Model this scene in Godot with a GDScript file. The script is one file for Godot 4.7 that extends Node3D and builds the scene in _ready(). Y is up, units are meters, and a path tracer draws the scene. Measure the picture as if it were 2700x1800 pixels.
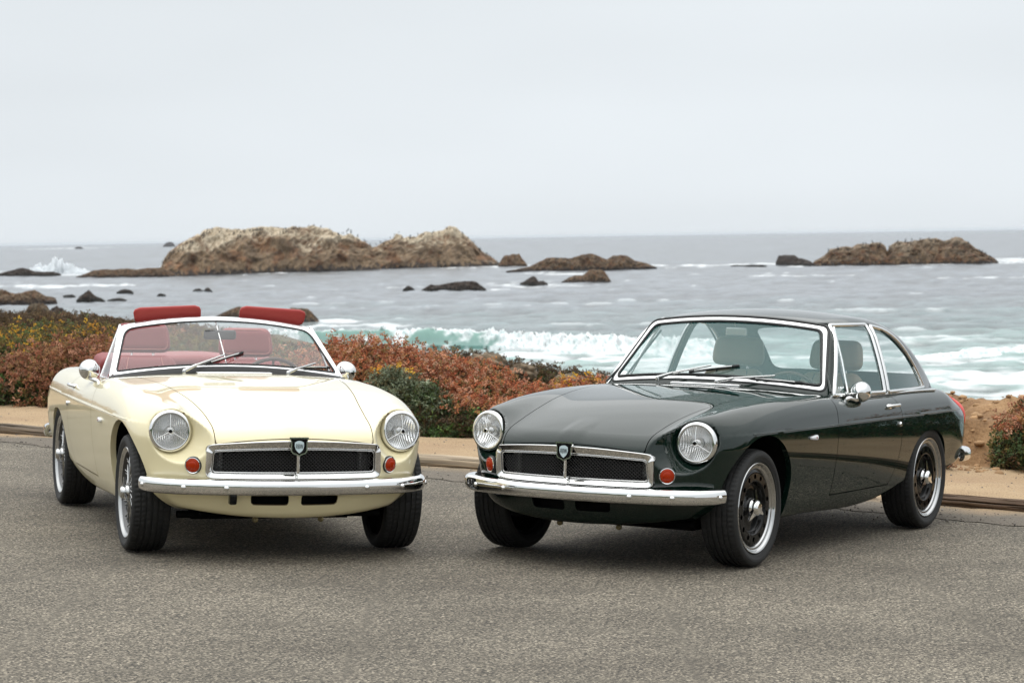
extends Node3D

# ---------------------------------------------------------------- mesh builder
class MB:
	var v := PackedVector3Array()
	var n := PackedVector3Array()
	var uv := PackedVector2Array()
	var c := PackedColorArray()
	var i := PackedInt32Array()

	func vert(p: Vector3, nn: Vector3) -> int:
		v.append(p)
		n.append(nn)
		return v.size() - 1

	func tri(a: int, b: int, d: int) -> void:
		i.append(a)
		i.append(b)
		i.append(d)

	func quad(a: int, b: int, d: int, e: int) -> void:
		tri(a, b, d)
		tri(a, d, e)

	# area weighted normals for the vertices from "from" on; triangles run anticlockwise seen from outside
	func smooth(from := 0, flip := false) -> void:
		for k in range(from, v.size()):
			n[k] = Vector3.ZERO
		for t in range(0, i.size(), 3):
			var a := i[t]
			if a < from:
				continue
			var b := i[t + 1]
			var d := i[t + 2]
			var g := (v[b] - v[a]).cross(v[d] - v[a])
			if flip:
				g = -g
			n[a] += g
			n[b] += g
			n[d] += g
		for k in range(from, v.size()):
			n[k] = n[k].normalized()

	# rows of equally many points joined as a smooth sheet
	func grid(rows: Array, flip := false, wrap := false) -> void:
		var base := v.size()
		var w: int = rows[0].size()
		for r in rows:
			for p in r:
				vert(p, Vector3.UP)
		for r in rows.size() - 1:
			for k in (w if wrap else w - 1):
				var k2 := (k + 1) % w
				quad(base + r * w + k, base + r * w + k2, base + (r + 1) * w + k2, base + (r + 1) * w + k)
		smooth(base, flip)

	func flat(a: Vector3, b: Vector3, d: Vector3, nn: Vector3) -> void:
		var x := vert(a, nn)
		vert(b, nn)
		vert(d, nn)
		tri(x, x + 1, x + 2)

	func flat_quad(a: Vector3, b: Vector3, d: Vector3, e: Vector3) -> void:
		var nn := (b - a).cross(d - a).normalized()
		var x := vert(a, nn)
		vert(b, nn)
		vert(d, nn)
		vert(e, nn)
		quad(x, x + 1, x + 2, x + 3)

	func box(t: Transform3D, s: Vector3) -> void:
		var h := s / 2.0
		for ax in 3:
			for sg in [-1.0, 1.0]:
				var o := Vector3.ZERO
				var p := Vector3.ZERO
				var q := Vector3.ZERO
				o[ax] = h[ax] * sg
				p[(ax + 1) % 3] = h[(ax + 1) % 3]
				q[(ax + 2) % 3] = h[(ax + 2) % 3] * sg
				flat_quad(t * (o - p - q), t * (o + p - q), t * (o + p + q), t * (o - p + q))

	# box with rounded edges; bend moves its points (a Callable on the local point)
	func rbox(t: Transform3D, s: Vector3, r: float, m := 6, bend = null) -> void:
		var base := v.size()
		var h := s / 2.0
		for ax in 3:
			for sg in [-1.0, 1.0]:
				var b2 := v.size()
				for a in m + 1:
					for b in m + 1:
						var p := Vector3.ZERO
						p[ax] = h[ax] * sg
						p[(ax + 1) % 3] = h[(ax + 1) % 3] * edge(float(a) / m)
						p[(ax + 2) % 3] = h[(ax + 2) % 3] * edge(float(b) / m)
						var core := p.clamp(-h + Vector3(r, r, r), h - Vector3(r, r, r))
						var nn := (p - core).normalized()
						var q := core + nn * r
						if bend:
							q = bend.call(q)
						vert(t * q, t.basis * nn)
				for a in m:
					for b in m:
						var k := b2 + a * (m + 1) + b
						if sg > 0:
							quad(k, k + m + 1, k + m + 2, k + 1)
						else:
							quad(k, k + 1, k + m + 2, k + m + 1)
		if bend:
			var old := n.duplicate()
			smooth(base)
			# seams between the six sides keep the average of both
			for k in range(base, v.size()):
				n[k] = (n[k] * 0.5 + old[k] * 0.5).normalized()

	func edge(f: float) -> float:
		return sin((f - 0.5) * PI)

	func tube(path: PackedVector3Array, r: float, sides := 8, closed := false, r2 := -1.0) -> void:
		var m := path.size()
		var base := v.size()
		var up := Vector3.UP
		for k in m:
			var a := path[(k - 1 + m) % m] if closed or k > 0 else path[k]
			var b := path[(k + 1) % m] if closed or k < m - 1 else path[k]
			var d := (b - a).normalized()
			if k == 0:
				up = Vector3.UP if absf(d.y) < 0.9 else Vector3.RIGHT
			up = (up - d * up.dot(d)).normalized()
			var sd := d.cross(up)
			var rr := r if r2 < 0 else lerpf(r, r2, float(k) / (m - 1))
			for q in sides:
				var an := TAU * q / sides
				var nn := up * cos(an) + sd * sin(an)
				vert(path[k] + nn * rr, nn)
		for k in (m if closed else m - 1):
			for q in sides:
				var k2 := (k + 1) % m
				var q2 := (q + 1) % sides
				quad(base + k * sides + q, base + k2 * sides + q, base + k2 * sides + q2, base + k * sides + q2)
		if not closed:
			for e in [0, m - 1]:
				var d2 := (path[0] - path[1]).normalized() if e == 0 else (path[m - 1] - path[m - 2]).normalized()
				var cc := vert(path[e], d2)
				var ring := v.size()
				for q in sides:
					vert(v[base + e * sides + q], d2)
				for q in sides:
					tri(cc, ring + q, ring + (q + 1) % sides)

	# profile points (radius, height along y); corners sharper than about 40 degrees stay crisp
	func lathe(t: Transform3D, prof: Array, segs := 48, radial = null) -> void:
		var m := prof.size()
		var rows := []
		for k in m - 1:
			var d: Vector2 = (prof[k + 1] - prof[k])
			rows.append(Vector2(d.y, -d.x).normalized())
		for k in m - 1:
			var n0: Vector2 = rows[k]
			var na := n0
			var nb := n0
			if k > 0 and rows[k - 1].dot(n0) > 0.72:
				na = (rows[k - 1] + n0).normalized()
			if k < m - 2 and rows[k + 1].dot(n0) > 0.72:
				nb = (rows[k + 1] + n0).normalized()
			var base := v.size()
			for q in segs + 1:
				var an := TAU * q / segs
				var cs := cos(an)
				var sn := sin(an)
				for e in 2:
					var p: Vector2 = prof[k + e]
					var pr := p.x
					if radial:
						pr = radial.call(q, k + e, pr)
					var nn: Vector2 = na if e == 0 else nb
					vert(t * Vector3(pr * cs, p.y, pr * sn), (t.basis * Vector3(nn.x * cs, nn.y, nn.x * sn)).normalized())
			for q in segs:
				var x := base + q * 2
				quad(x, x + 1, x + 3, x + 2)

	func mirrored() -> MB:
		var o := MB.new()
		o.i = i.duplicate()
		o.c = c.duplicate()
		o.uv = uv.duplicate()
		for k in v.size():
			o.v.append(Vector3(-v[k].x, v[k].y, v[k].z))
			o.n.append(Vector3(-n[k].x, n[k].y, n[k].z))
		return o

	func add(o: MB) -> void:
		var base := v.size()
		v.append_array(o.v)
		n.append_array(o.n)
		c.append_array(o.c)
		for k in o.i:
			i.append(k + base)

	func both() -> MB:
		var o := MB.new()
		o.add(self)
		o.add(mirrored())
		return o

	func moved(t: Transform3D) -> MB:
		var o := MB.new()
		o.i = i.duplicate()
		o.c = c.duplicate()
		o.uv = uv.duplicate()
		for k in v.size():
			o.v.append(t * v[k])
			o.n.append((t.basis * n[k]).normalized())
		return o

	func offset(d: float) -> MB:
		var o := MB.new()
		o.i = i.duplicate()
		o.n = n.duplicate()
		for k in v.size():
			o.v.append(v[k] + n[k] * d)
		return o

	# the part where the scalar at the vertices is at most lim
	func cut(f: PackedFloat32Array, lim := 0.0) -> MB:
		var o := MB.new()
		var made := PackedInt32Array()
		made.resize(v.size())
		made.fill(-1)
		var edges := {}
		for t in range(0, i.size(), 3):
			var poly := PackedInt32Array()
			var all_in := true
			var any_in := false
			for e in 3:
				if f[i[t + e]] <= lim:
					any_in = true
				else:
					all_in = false
			if not any_in:
				continue
			for e in 3:
				var a := i[t + e]
				var b := i[t + (e + 1) % 3]
				var ia := f[a] <= lim
				if ia:
					if made[a] < 0:
						made[a] = o.vert(v[a], n[a])
					poly.append(made[a])
				if not all_in and ia != (f[b] <= lim):
					var key := (mini(a, b) << 32) | maxi(a, b)
					if not edges.has(key):
						var s := clampf((lim - f[a]) / (f[b] - f[a]), 0.0, 1.0)
						edges[key] = o.vert(v[a].lerp(v[b], s), n[a].lerp(n[b], s).normalized())
					poly.append(edges[key])
			for k in range(1, poly.size() - 1):
				o.tri(poly[0], poly[k], poly[k + 1])
		return o

	func values(fn: Callable) -> PackedFloat32Array:
		var f := PackedFloat32Array()
		f.resize(v.size())
		for k in v.size():
			f[k] = fn.call(v[k], n[k])
		return f

	func mesh() -> ArrayMesh:
		var idx := i.duplicate()
		for t in range(0, idx.size(), 3):
			var a := idx[t]
			var b := idx[t + 1]
			var d := idx[t + 2]
			if (v[b] - v[a]).cross(v[d] - v[a]).dot(n[a] + n[b] + n[d]) > 0.0:
				idx[t + 1] = d
				idx[t + 2] = b
		var arr := []
		arr.resize(Mesh.ARRAY_MAX)
		arr[Mesh.ARRAY_VERTEX] = v
		arr[Mesh.ARRAY_NORMAL] = n
		if uv.size() == v.size():
			arr[Mesh.ARRAY_TEX_UV] = uv
		if c.size() == v.size():
			arr[Mesh.ARRAY_COLOR] = c
		arr[Mesh.ARRAY_INDEX] = idx
		var am := ArrayMesh.new()
		am.add_surface_from_arrays(Mesh.PRIMITIVE_TRIANGLES, arr)
		return am


# ---------------------------------------------------------------- nodes
var G := Basis()          # lays the sloping road into the level world
var used := {}

func numbered(called: String, parent: Node) -> String:
	var key := str(parent.get_instance_id()) + called
	var k: int = used.get(key, 0)
	used[key] = k + 1
	return called if k == 0 else "%s_%03d" % [called, k]

func node(called: String, parent: Node, at := Transform3D()) -> Node3D:
	var o := Node3D.new()
	o.name = numbered(called, parent)
	parent.add_child(o, true)
	o.transform = at
	return o

func put(called: String, m, mat: Material, parent: Node, at := Transform3D()) -> MeshInstance3D:
	var o := MeshInstance3D.new()
	o.name = numbered(called, parent)
	o.mesh = m.mesh() if m is MB else m
	o.material_override = mat
	parent.add_child(o, true)
	o.transform = at
	return o

func tag(o: Node, label: String, category: String, group := "", kind := "") -> void:
	if label:
		o.set_meta("label", label)
	if category:
		o.set_meta("category", category)
	if group:
		o.set_meta("group", group)
	if kind:
		o.set_meta("kind", kind)

func on_land(p: Vector3, turn := 0.0) -> Transform3D:
	return Transform3D(G, Vector3.ZERO) * Transform3D(Basis(Vector3.UP, turn), p)

func lin(r: float, g: float, b: float) -> Color:
	return Color(r, g, b).linear_to_srgb()

func mat(col: Color, rough := 0.5, metal := 0.0) -> StandardMaterial3D:
	var m := StandardMaterial3D.new()
	m.albedo_color = col
	m.roughness = rough
	m.metallic = metal
	return m

func noise(sd: int, freq: float, oct := 4, kind := FastNoiseLite.TYPE_SIMPLEX_SMOOTH) -> FastNoiseLite:
	var f := FastNoiseLite.new()
	f.seed = sd
	f.frequency = freq
	f.noise_type = kind
	f.fractal_octaves = oct
	return f

func noise_tex(f: FastNoiseLite, size: int, ramp: Array, normal := false, bump := 1.0) -> NoiseTexture2D:
	var t := NoiseTexture2D.new()
	t.width = size
	t.height = size
	t.seamless = true
	t.noise = f
	if normal:
		t.as_normal_map = true
		t.bump_strength = bump
	elif ramp.size():
		var gr := Gradient.new()
		gr.offsets = PackedFloat32Array(ramp.map(func(e): return e[0]))
		gr.colors = PackedColorArray(ramp.map(func(e): return e[1]))
		t.color_ramp = gr
	return t

# Catmull-Rom through points, n per span
func curve(pts: Array, n := 8, closed := false) -> PackedVector3Array:
	var o := PackedVector3Array()
	var m := pts.size()
	for k in (m if closed else m - 1):
		var p0: Vector3 = pts[(k - 1 + m) % m] if closed or k > 0 else pts[0]
		var p1: Vector3 = pts[k]
		var p2: Vector3 = pts[(k + 1) % m]
		var p3: Vector3 = pts[(k + 2) % m] if closed or k < m - 2 else pts[m - 1]
		for q in n:
			o.append(p1.cubic_interpolate(p2, p0, p3, float(q) / n))
	if not closed:
		o.append(pts[m - 1])
	return o

# closed 2D outline with rounded corners: [[x, y, radius], ...]
func rounded(corners: Array, per := 6) -> PackedVector2Array:
	var o := PackedVector2Array()
	var m := corners.size()
	for k in m:
		var p := Vector2(corners[k][0], corners[k][1])
		var a := Vector2(corners[(k - 1 + m) % m][0], corners[(k - 1 + m) % m][1])
		var b := Vector2(corners[(k + 1) % m][0], corners[(k + 1) % m][1])
		var r: float = corners[k][2]
		if r <= 0.0:
			o.append(p)
			continue
		var u := (a - p).normalized()
		var w := (b - p).normalized()
		for q in per + 1:
			var s := float(q) / per
			o.append((p + u * r).lerp(p, s).lerp(p.lerp(p + w * r, s), s))
	return o

func dense(poly: PackedVector2Array, step: float) -> PackedVector2Array:
	var o := PackedVector2Array()
	for k in poly.size():
		var a := poly[k]
		var b := poly[(k + 1) % poly.size()]
		var m := maxi(1, int(a.distance_to(b) / step))
		for q in m:
			o.append(a.lerp(b, float(q) / m))
	return o

func sd_poly(p: Vector2, poly: PackedVector2Array) -> float:
	var best := 1e9
	var inside := false
	var m := poly.size()
	var j := m - 1
	for k in m:
		var a := poly[k]
		var b := poly[j]
		var e := b - a
		var w := p - a
		var q := w - e * clampf(w.dot(e) / maxf(e.length_squared(), 1e-12), 0.0, 1.0)
		best = minf(best, q.length_squared())
		if (a.y > p.y) != (b.y > p.y) and p.x < (b.x - a.x) * (p.y - a.y) / (b.y - a.y) + a.x:
			inside = not inside
		j = k
	return -sqrt(best) if inside else sqrt(best)

# profile (outward, up) swept along a path that lies roughly level; outward is to the right of travel seen from above
func sweep(path: PackedVector3Array, prof: Array, closed_prof := false, flip := false) -> MB:
	var o := MB.new()
	var rows := []
	var m := path.size()
	for k in m:
		var d := (path[mini(k + 1, m - 1)] - path[maxi(k - 1, 0)])
		d.y = 0.0
		d = d.normalized()
		var out := Vector3(-d.z, 0, d.x)
		var row := []
		for p in prof:
			row.append(path[k] + out * p.x + Vector3.UP * p.y)
		rows.append(row)
	o.grid(rows, flip, closed_prof)
	return o

# surface nets of the solid where f is below 0, then pulled onto the surface
func nets(f: Callable, lo: Vector3, hi: Vector3, cell: float, reach: float) -> MB:
	var B := 4
	var bx := int(ceil((hi.x - lo.x) / cell / B))
	var by := int(ceil((hi.y - lo.y) / cell / B))
	var bz := int(ceil((hi.z - lo.z) / cell / B))
	var nx := bx * B + 1
	var ny := by * B + 1
	var nz := bz * B + 1
	var val := PackedFloat32Array()
	val.resize(nx * ny * nz)
	val.fill(1e9)
	var idx := PackedInt32Array()
	idx.resize(nx * ny * nz)
	idx.fill(-1)
	var o := MB.new()
	var cells := PackedInt32Array()
	var half := cell * B * 0.5
	var offs := PackedInt32Array([0, 1, nx, nx + 1, nx * ny, nx * ny + 1, nx * ny + nx, nx * ny + nx + 1])
	for kz in bz:
		for ky in by:
			for kx in bx:
				var mid := lo + Vector3(kx, ky, kz) * cell * B + Vector3(half, half, half)
				if absf(f.call(mid)) > reach:
					continue
				for z in range(kz * B, kz * B + B + 1):
					for y in range(ky * B, ky * B + B + 1):
						for x in range(kx * B, kx * B + B + 1):
							var at := (z * ny + y) * nx + x
							if val[at] == 1e9:
								val[at] = f.call(lo + Vector3(x, y, z) * cell)
				for z in range(kz * B, kz * B + B):
					for y in range(ky * B, ky * B + B):
						for x in range(kx * B, kx * B + B):
							var at := (z * ny + y) * nx + x
							var s := 0
							for q in 8:
								if val[at + offs[q]] < 0.0:
									s += 1
							if s == 0 or s == 8:
								continue
							var sum := Vector3.ZERO
							var cnt := 0
							for q in 8:
								for ax in 3:
									if q & (1 << ax):
										continue
									var a := val[at + offs[q]]
									var b := val[at + offs[q | (1 << ax)]]
									if (a < 0.0) != (b < 0.0):
										var p := Vector3(q & 1, (q >> 1) & 1, q >> 2)
										p[ax] += a / (a - b)
										sum += p
										cnt += 1
							idx[at] = o.vert(lo + (Vector3(x, y, z) + sum / cnt) * cell, Vector3.UP)
							cells.append(at)
	# pull onto the surface
	var e := 0.004
	for k in o.v.size():
		var p := o.v[k]
		var g := Vector3.ZERO
		for it in 3:
			var a: float = f.call(p + Vector3(e, -e, -e))
			var b: float = f.call(p + Vector3(-e, -e, e))
			var c: float = f.call(p + Vector3(-e, e, -e))
			var d: float = f.call(p + Vector3(e, e, e))
			g = (Vector3(1, -1, -1) * a + Vector3(-1, -1, 1) * b + Vector3(-1, 1, -1) * c + Vector3(1, 1, 1) * d) / (4.0 * e)
			if it == 2:
				break
			var step := g * ((a + b + c + d) * 0.25 / maxf(g.length_squared(), 0.05))
			p -= step.limit_length(cell * 0.7)
		o.v[k] = p
		o.n[k] = g.normalized()
	var step3 := PackedInt32Array([1, nx, nx * ny])
	for at in cells:
		var inside := val[at] < 0.0
		for ax in 3:
			var b := at + step3[ax]
			if val[b] == 1e9 or (val[b] < 0.0) == inside:
				continue
			var u := step3[(ax + 1) % 3]
			var w := step3[(ax + 2) % 3]
			if at - u - w < 0:
				continue
			var i0 := idx[at]
			var i1 := idx[at - u]
			var i2 := idx[at - u - w]
			var i3 := idx[at - w]
			if i0 < 0 or i1 < 0 or i2 < 0 or i3 < 0:
				continue
			o.quad(i0, i1, i2, i3)
	return o

# ---------------------------------------------------------------- the car body's shape: x left, y up, z forward, origin on the ground below the front axle
const Z0 := -3.5
const ZN := 450
var t_w := PackedFloat32Array()
var t_yc := PackedFloat32Array()
var t_kb := PackedFloat32Array()
var t_bump := PackedFloat32Array()
var t_xf := PackedFloat32Array()
var t_wf := PackedFloat32Array()
var t_k := PackedFloat32Array()
var t_bot := PackedFloat32Array()
var t_front := PackedFloat32Array()
var t_rear := PackedFloat32Array()

func table(pts: Array, passes := 3, wide := 3) -> PackedFloat32Array:
	var o := PackedFloat32Array()
	o.resize(ZN)
	for k in ZN:
		var z := Z0 + k * 0.01
		var s := 0
		while s < pts.size() - 2 and z > pts[s + 1][0]:
			s += 1
		var a: Array = pts[s]
		var b: Array = pts[s + 1]
		var p: Array = pts[maxi(s - 1, 0)]
		var q: Array = pts[mini(s + 2, pts.size() - 1)]
		var f := clampf((z - a[0]) / (b[0] - a[0]), 0.0, 1.0)
		o[k] = cubic_interpolate_in_time(a[1], b[1], p[1], q[1], f, b[0] - a[0], minf(p[0] - a[0], -0.001), maxf(q[0] - a[0], b[0] - a[0] + 0.001))
	for it in passes:
		var c := o.duplicate()
		for k in ZN:
			var sum := 0.0
			for d in range(-wide, wide + 1):
				sum += c[clampi(k + d, 0, ZN - 1)]
			o[k] = sum / (2 * wide + 1)
	return o

func lk(t: PackedFloat32Array, z: float) -> float:
	var f := clampf((z - Z0) * 100.0, 0.0, ZN - 2.001)
	var k := int(f)
	return t[k] + (t[k + 1] - t[k]) * (f - k)

func smax(a: float, b: float, k: float) -> float:
	var h := maxf(k - absf(a - b), 0.0) / k
	return maxf(a, b) + h * h * k * 0.25

func setup_tables() -> void:
	t_w = table([[-3.4, 0.715], [-2.9, 0.722], [-2.3, 0.736], [-1.8, 0.744], [-1.0, 0.747], [-0.4, 0.742], [0.0, 0.735], [0.8, 0.733]], 4, 6)
	t_yc = table([[-3.4, 0.64], [-3.15, 0.708], [-3.0, 0.738], [-2.8, 0.758], [-2.5, 0.769], [-2.2, 0.772], [-1.8, 0.774], [-1.2, 0.792], [-0.95, 0.815], [-0.5, 0.806], [-0.25, 0.79], [0.0, 0.766], [0.2, 0.736], [0.36, 0.702], [0.5, 0.664], [0.6, 0.63], [0.8, 0.54]])
	t_kb = table([[-3.4, 0.02], [-2.0, 0.03], [-0.9, 0.055], [-0.3, 0.065], [0.0, 0.11], [0.2, 0.155], [0.4, 0.19], [0.8, 0.2]])
	t_bump = table([[-3.4, 0.0], [-3.1, 0.0], [-2.7, 0.004], [-1.5, 0.0], [-0.6, 0.0], [-0.3, 0.012], [0.0, 0.034], [0.2, 0.056], [0.36, 0.082], [0.46, 0.09], [0.6, 0.06], [0.8, 0.0]])
	t_xf = table([[-3.4, 0.64], [-0.4, 0.64], [0.0, 0.62], [0.2, 0.595], [0.4, 0.57], [0.8, 0.55]])
	t_wf = table([[-3.4, 0.16], [-0.2, 0.16], [0.2, 0.125], [0.42, 0.105], [0.8, 0.10]])
	t_k = table([[-3.4, 0.11], [-2.9, 0.10], [-2.5, 0.09], [-0.4, 0.09], [0.1, 0.10], [0.35, 0.12], [0.8, 0.11]])
	t_bot = table([[-3.4, 0.38], [-3.0, 0.35], [-2.5, 0.285], [-2.0, 0.275], [-1.75, 0.225], [-1.6, 0.205], [-0.6, 0.20], [-0.25, 0.195], [0.2, 0.20], [0.8, 0.205]], 2, 3)
	# how far the nose and the tail stand back at each height (index is the height in centimetres)
	t_front.resize(110)
	t_rear.resize(110)
	for k in 110:
		var y := k * 0.01
		var d := 0.0
		if y > 0.40:
			d = 0.028 - 0.16 * minf(y - 0.40, 0.18)
		elif y > 0.335:
			d = 0.028 + 0.2 * (0.40 - y)
		else:
			d = 0.041 + 0.15 * (0.335 - y) + 3.2 * pow(0.335 - y, 2.0)
		t_front[k] = d * 1.25
		t_rear[k] = 4.6 * pow(maxf(y - 0.57, 0.0), 2.0) + 1.2 * pow(maxf(0.5 - y, 0.0), 2.0)

func side_off(y: float) -> float:
	if y < 0.643:
		var d := 0.643 - y
		return 0.34 * d * d + 1.6 * pow(maxf(0.29 - y, 0.0), 2.0)
	var e := y - 0.643
	return 0.003 + 0.17 * e + 1.3 * e * e

const LAMP := Vector3(0.561, 0.608, 0.385)
var lamp_axis := Vector3(0.14, 0.05, 0.99).normalized()

func f_body(p: Vector3) -> float:
	var x := absf(p.x)
	var y := p.y
	var z := p.z
	var a := lk(t_w, z)
	var u := x / a
	var dp := x - a
	if z > -0.2:
		dp = a * (pow(pow(u, 2.3) + pow((z + 0.2) / 0.84, 3.8), 1.0 / 2.3) - 1.0)
	elif z < -2.3:
		dp = a * (pow(pow(u, 4.0) + pow((-2.3 - z) / 0.80, 7.5), 0.25) - 1.0)
	var off := 0.0
	var yi := clampf(y * 100.0, 0.0, 108.0)
	var k := int(yi)
	if z > 0.08:
		var w := smoothstep(0.08, 0.50, z)
		off = lerpf(side_off(y), t_front[k] + (t_front[k + 1] - t_front[k]) * (yi - k), w)
	elif z < -2.6:
		var w := smoothstep(-2.6, -2.95, z)
		off = lerpf(side_off(y), t_rear[k] + (t_rear[k + 1] - t_rear[k]) * (yi - k), w)
	else:
		off = side_off(y)
	var xf := (x - lk(t_xf, z)) / lk(t_wf, z)
	var top := lk(t_yc, z) - lk(t_kb, z) * x * x + lk(t_bump, z) * exp(-xf * xf)
	if z > 0.34 and x < 0.08:
		top += 0.007 * smoothstep(0.34, 0.58, z) * (1.0 - smoothstep(0.026, 0.08, x))
	var d := smax(y - top, dp + off, lk(t_k, z))
	var bot := lk(t_bot, z)
	if z > 0.1:
		bot += (0.17 * x * x + 0.10 * smoothstep(0.50, 0.70, x)) * smoothstep(0.1, 0.4, z)
	d = smax(d, bot - y, 0.03)
	if z > 0.25:
		# the scoop in front of the headlamp
		var r := p - LAMP
		r.x = x - LAMP.x
		var t := r.dot(lamp_axis)
		var rho := (r - lamp_axis * t).length()
		d = smax(d, -maxf(rho - 0.095 - 0.60 * maxf(t + 0.014, 0.0), -0.062 - t), 0.010)
	return d

func f_cabin(p: Vector3) -> float:
	var x := absf(p.x)
	var y := p.y
	var z := p.z
	var e := y - 0.78
	var tail := clampf((-1.7 - z) / 1.2, 0.0, 1.0)
	var sd := x - (0.652 - 0.25 * e - 0.33 * e * e - 0.15 * pow(tail, 2.2))
	var roof := y - (lk(t_roof, z) - 0.17 * x * x)
	var scr := (z - (-0.904 - 1.0 * (y - 0.821) - 0.33 * x * x)) * 0.71
	var d := smax(roof, sd, 0.085)
	d = smax(d, scr, 0.03)
	return smax(d, 0.62 - y, 0.01)

var t_roof := PackedFloat32Array()

func solve_x(f: Callable, y: float, z: float, x0 := 0.3, x1 := 0.8) -> float:
	var a := x0
	var b := x1
	for k in 22:
		var m := (a + b) * 0.5
		if f.call(Vector3(m, y, z)) < 0.0:
			a = m
		else:
			b = m
	return (a + b) * 0.5

func solve_z(f: Callable, x: float, y: float, z0: float, z1: float) -> float:
	var a := z0
	var b := z1
	for k in 22:
		var m := (a + b) * 0.5
		if f.call(Vector3(x, y, m)) < 0.0:
			a = m
		else:
			b = m
	return (a + b) * 0.5

func solve_y(f: Callable, x: float, z: float, y0 := 0.4, y1 := 1.3) -> float:
	var a := y0
	var b := y1
	for k in 22:
		var m := (a + b) * 0.5
		if f.call(Vector3(x, m, z)) < 0.0:
			a = m
		else:
			b = m
	return (a + b) * 0.5

func normal_at(f: Callable, p: Vector3) -> Vector3:
	var e := 0.004
	return Vector3(f.call(p + Vector3(e, 0, 0)) - f.call(p - Vector3(e, 0, 0)), f.call(p + Vector3(0, e, 0)) - f.call(p - Vector3(0, e, 0)), f.call(p + Vector3(0, 0, e)) - f.call(p - Vector3(0, 0, e))).normalized()

func arch_front(p: Vector3) -> float:
	var y := maxf(p.y - 0.36, 0.0) / 0.272
	var z := (p.z + 0.03) / 0.335
	return (sqrt(y * y + z * z) - 1.0) * 0.3

func arch_rear(p: Vector3) -> float:
	var y := maxf(p.y - 0.30, 0.0) / 0.25
	var z := absf(p.z + 2.275) / 0.308
	return (pow(pow(y, 2.3) + pow(z, 2.3), 1.0 / 2.3) - 1.0) * 0.28

# the wheel arch's outline from its front foot over the top to its rear foot, on the body's skin
func arch_line(front: bool, grow := 0.0) -> PackedVector3Array:
	var o := PackedVector3Array()
	var c := Vector2(-0.03, 0.36) if front else Vector2(-2.275, 0.30)
	var a := (0.335 if front else 0.308) + grow
	var b := (0.272 if front else 0.25) + grow
	var ex := 1.0 if front else 2.0 / 2.3
	for k in 61:
		var zy := Vector2.ZERO
		if k < 6:
			zy = Vector2(c.x + a, lerpf(0.215, c.y, k / 6.0))
		elif k > 54:
			zy = Vector2(c.x - a, lerpf(c.y, 0.215, (k - 54) / 6.0))
		else:
			var an := PI * (k - 6) / 48.0
			zy = c + Vector2(signf(cos(an)) * pow(absf(cos(an)), ex) * a, pow(sin(an), ex) * b)
		var lowest := lk(t_bot, zy.x) + 0.02
		zy.y = maxf(zy.y, lowest)
		o.append(Vector3(solve_x(f_body, zy.y, zy.x), zy.y, zy.x))
	return o

func bonnet_f(p: Vector3, _n: Vector3) -> float:
	var z := p.z
	var xb := 0.0
	if z > 0.36:
		xb = lerpf(0.39, 0.381, clampf((z - 0.36) / 0.21, 0.0, 1.0))
	elif z > -0.01:
		xb = lerpf(0.43, 0.39, (z + 0.01) / 0.37) - 0.004 * sin(PI * (z + 0.01) / 0.37)
	else:
		xb = lerpf(0.43, 0.535, clampf((-0.01 - z) / 0.84, 0.0, 1.2))
	return maxf(maxf(absf(p.x) - xb, -0.845 - 0.10 * p.x * p.x - z), 0.588 - 0.20 * p.x * p.x - p.y)

func door_f(p: Vector3, _n: Vector3) -> float:
	var zr := -1.812 + 0.10 * pow(clampf((0.50 - p.y) / 0.22, 0.0, 1.0), 2.0) + 0.22 * pow(maxf(p.y - 0.66, 0.0), 1.0)
	var zf := -0.905 - 0.9 * pow(maxf(p.y - 0.62, 0.0), 1.6)
	var f := maxf(maxf(p.z - zf, zr - p.z), 0.282 - p.y)
	return maxf(f, 0.55 - absf(p.x))
# ---------------------------------------------------------------- the two cars
var M := {}
var half_body: MB
var half_shell: MB        # with wheel arches cut
var wheels := {}

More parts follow.
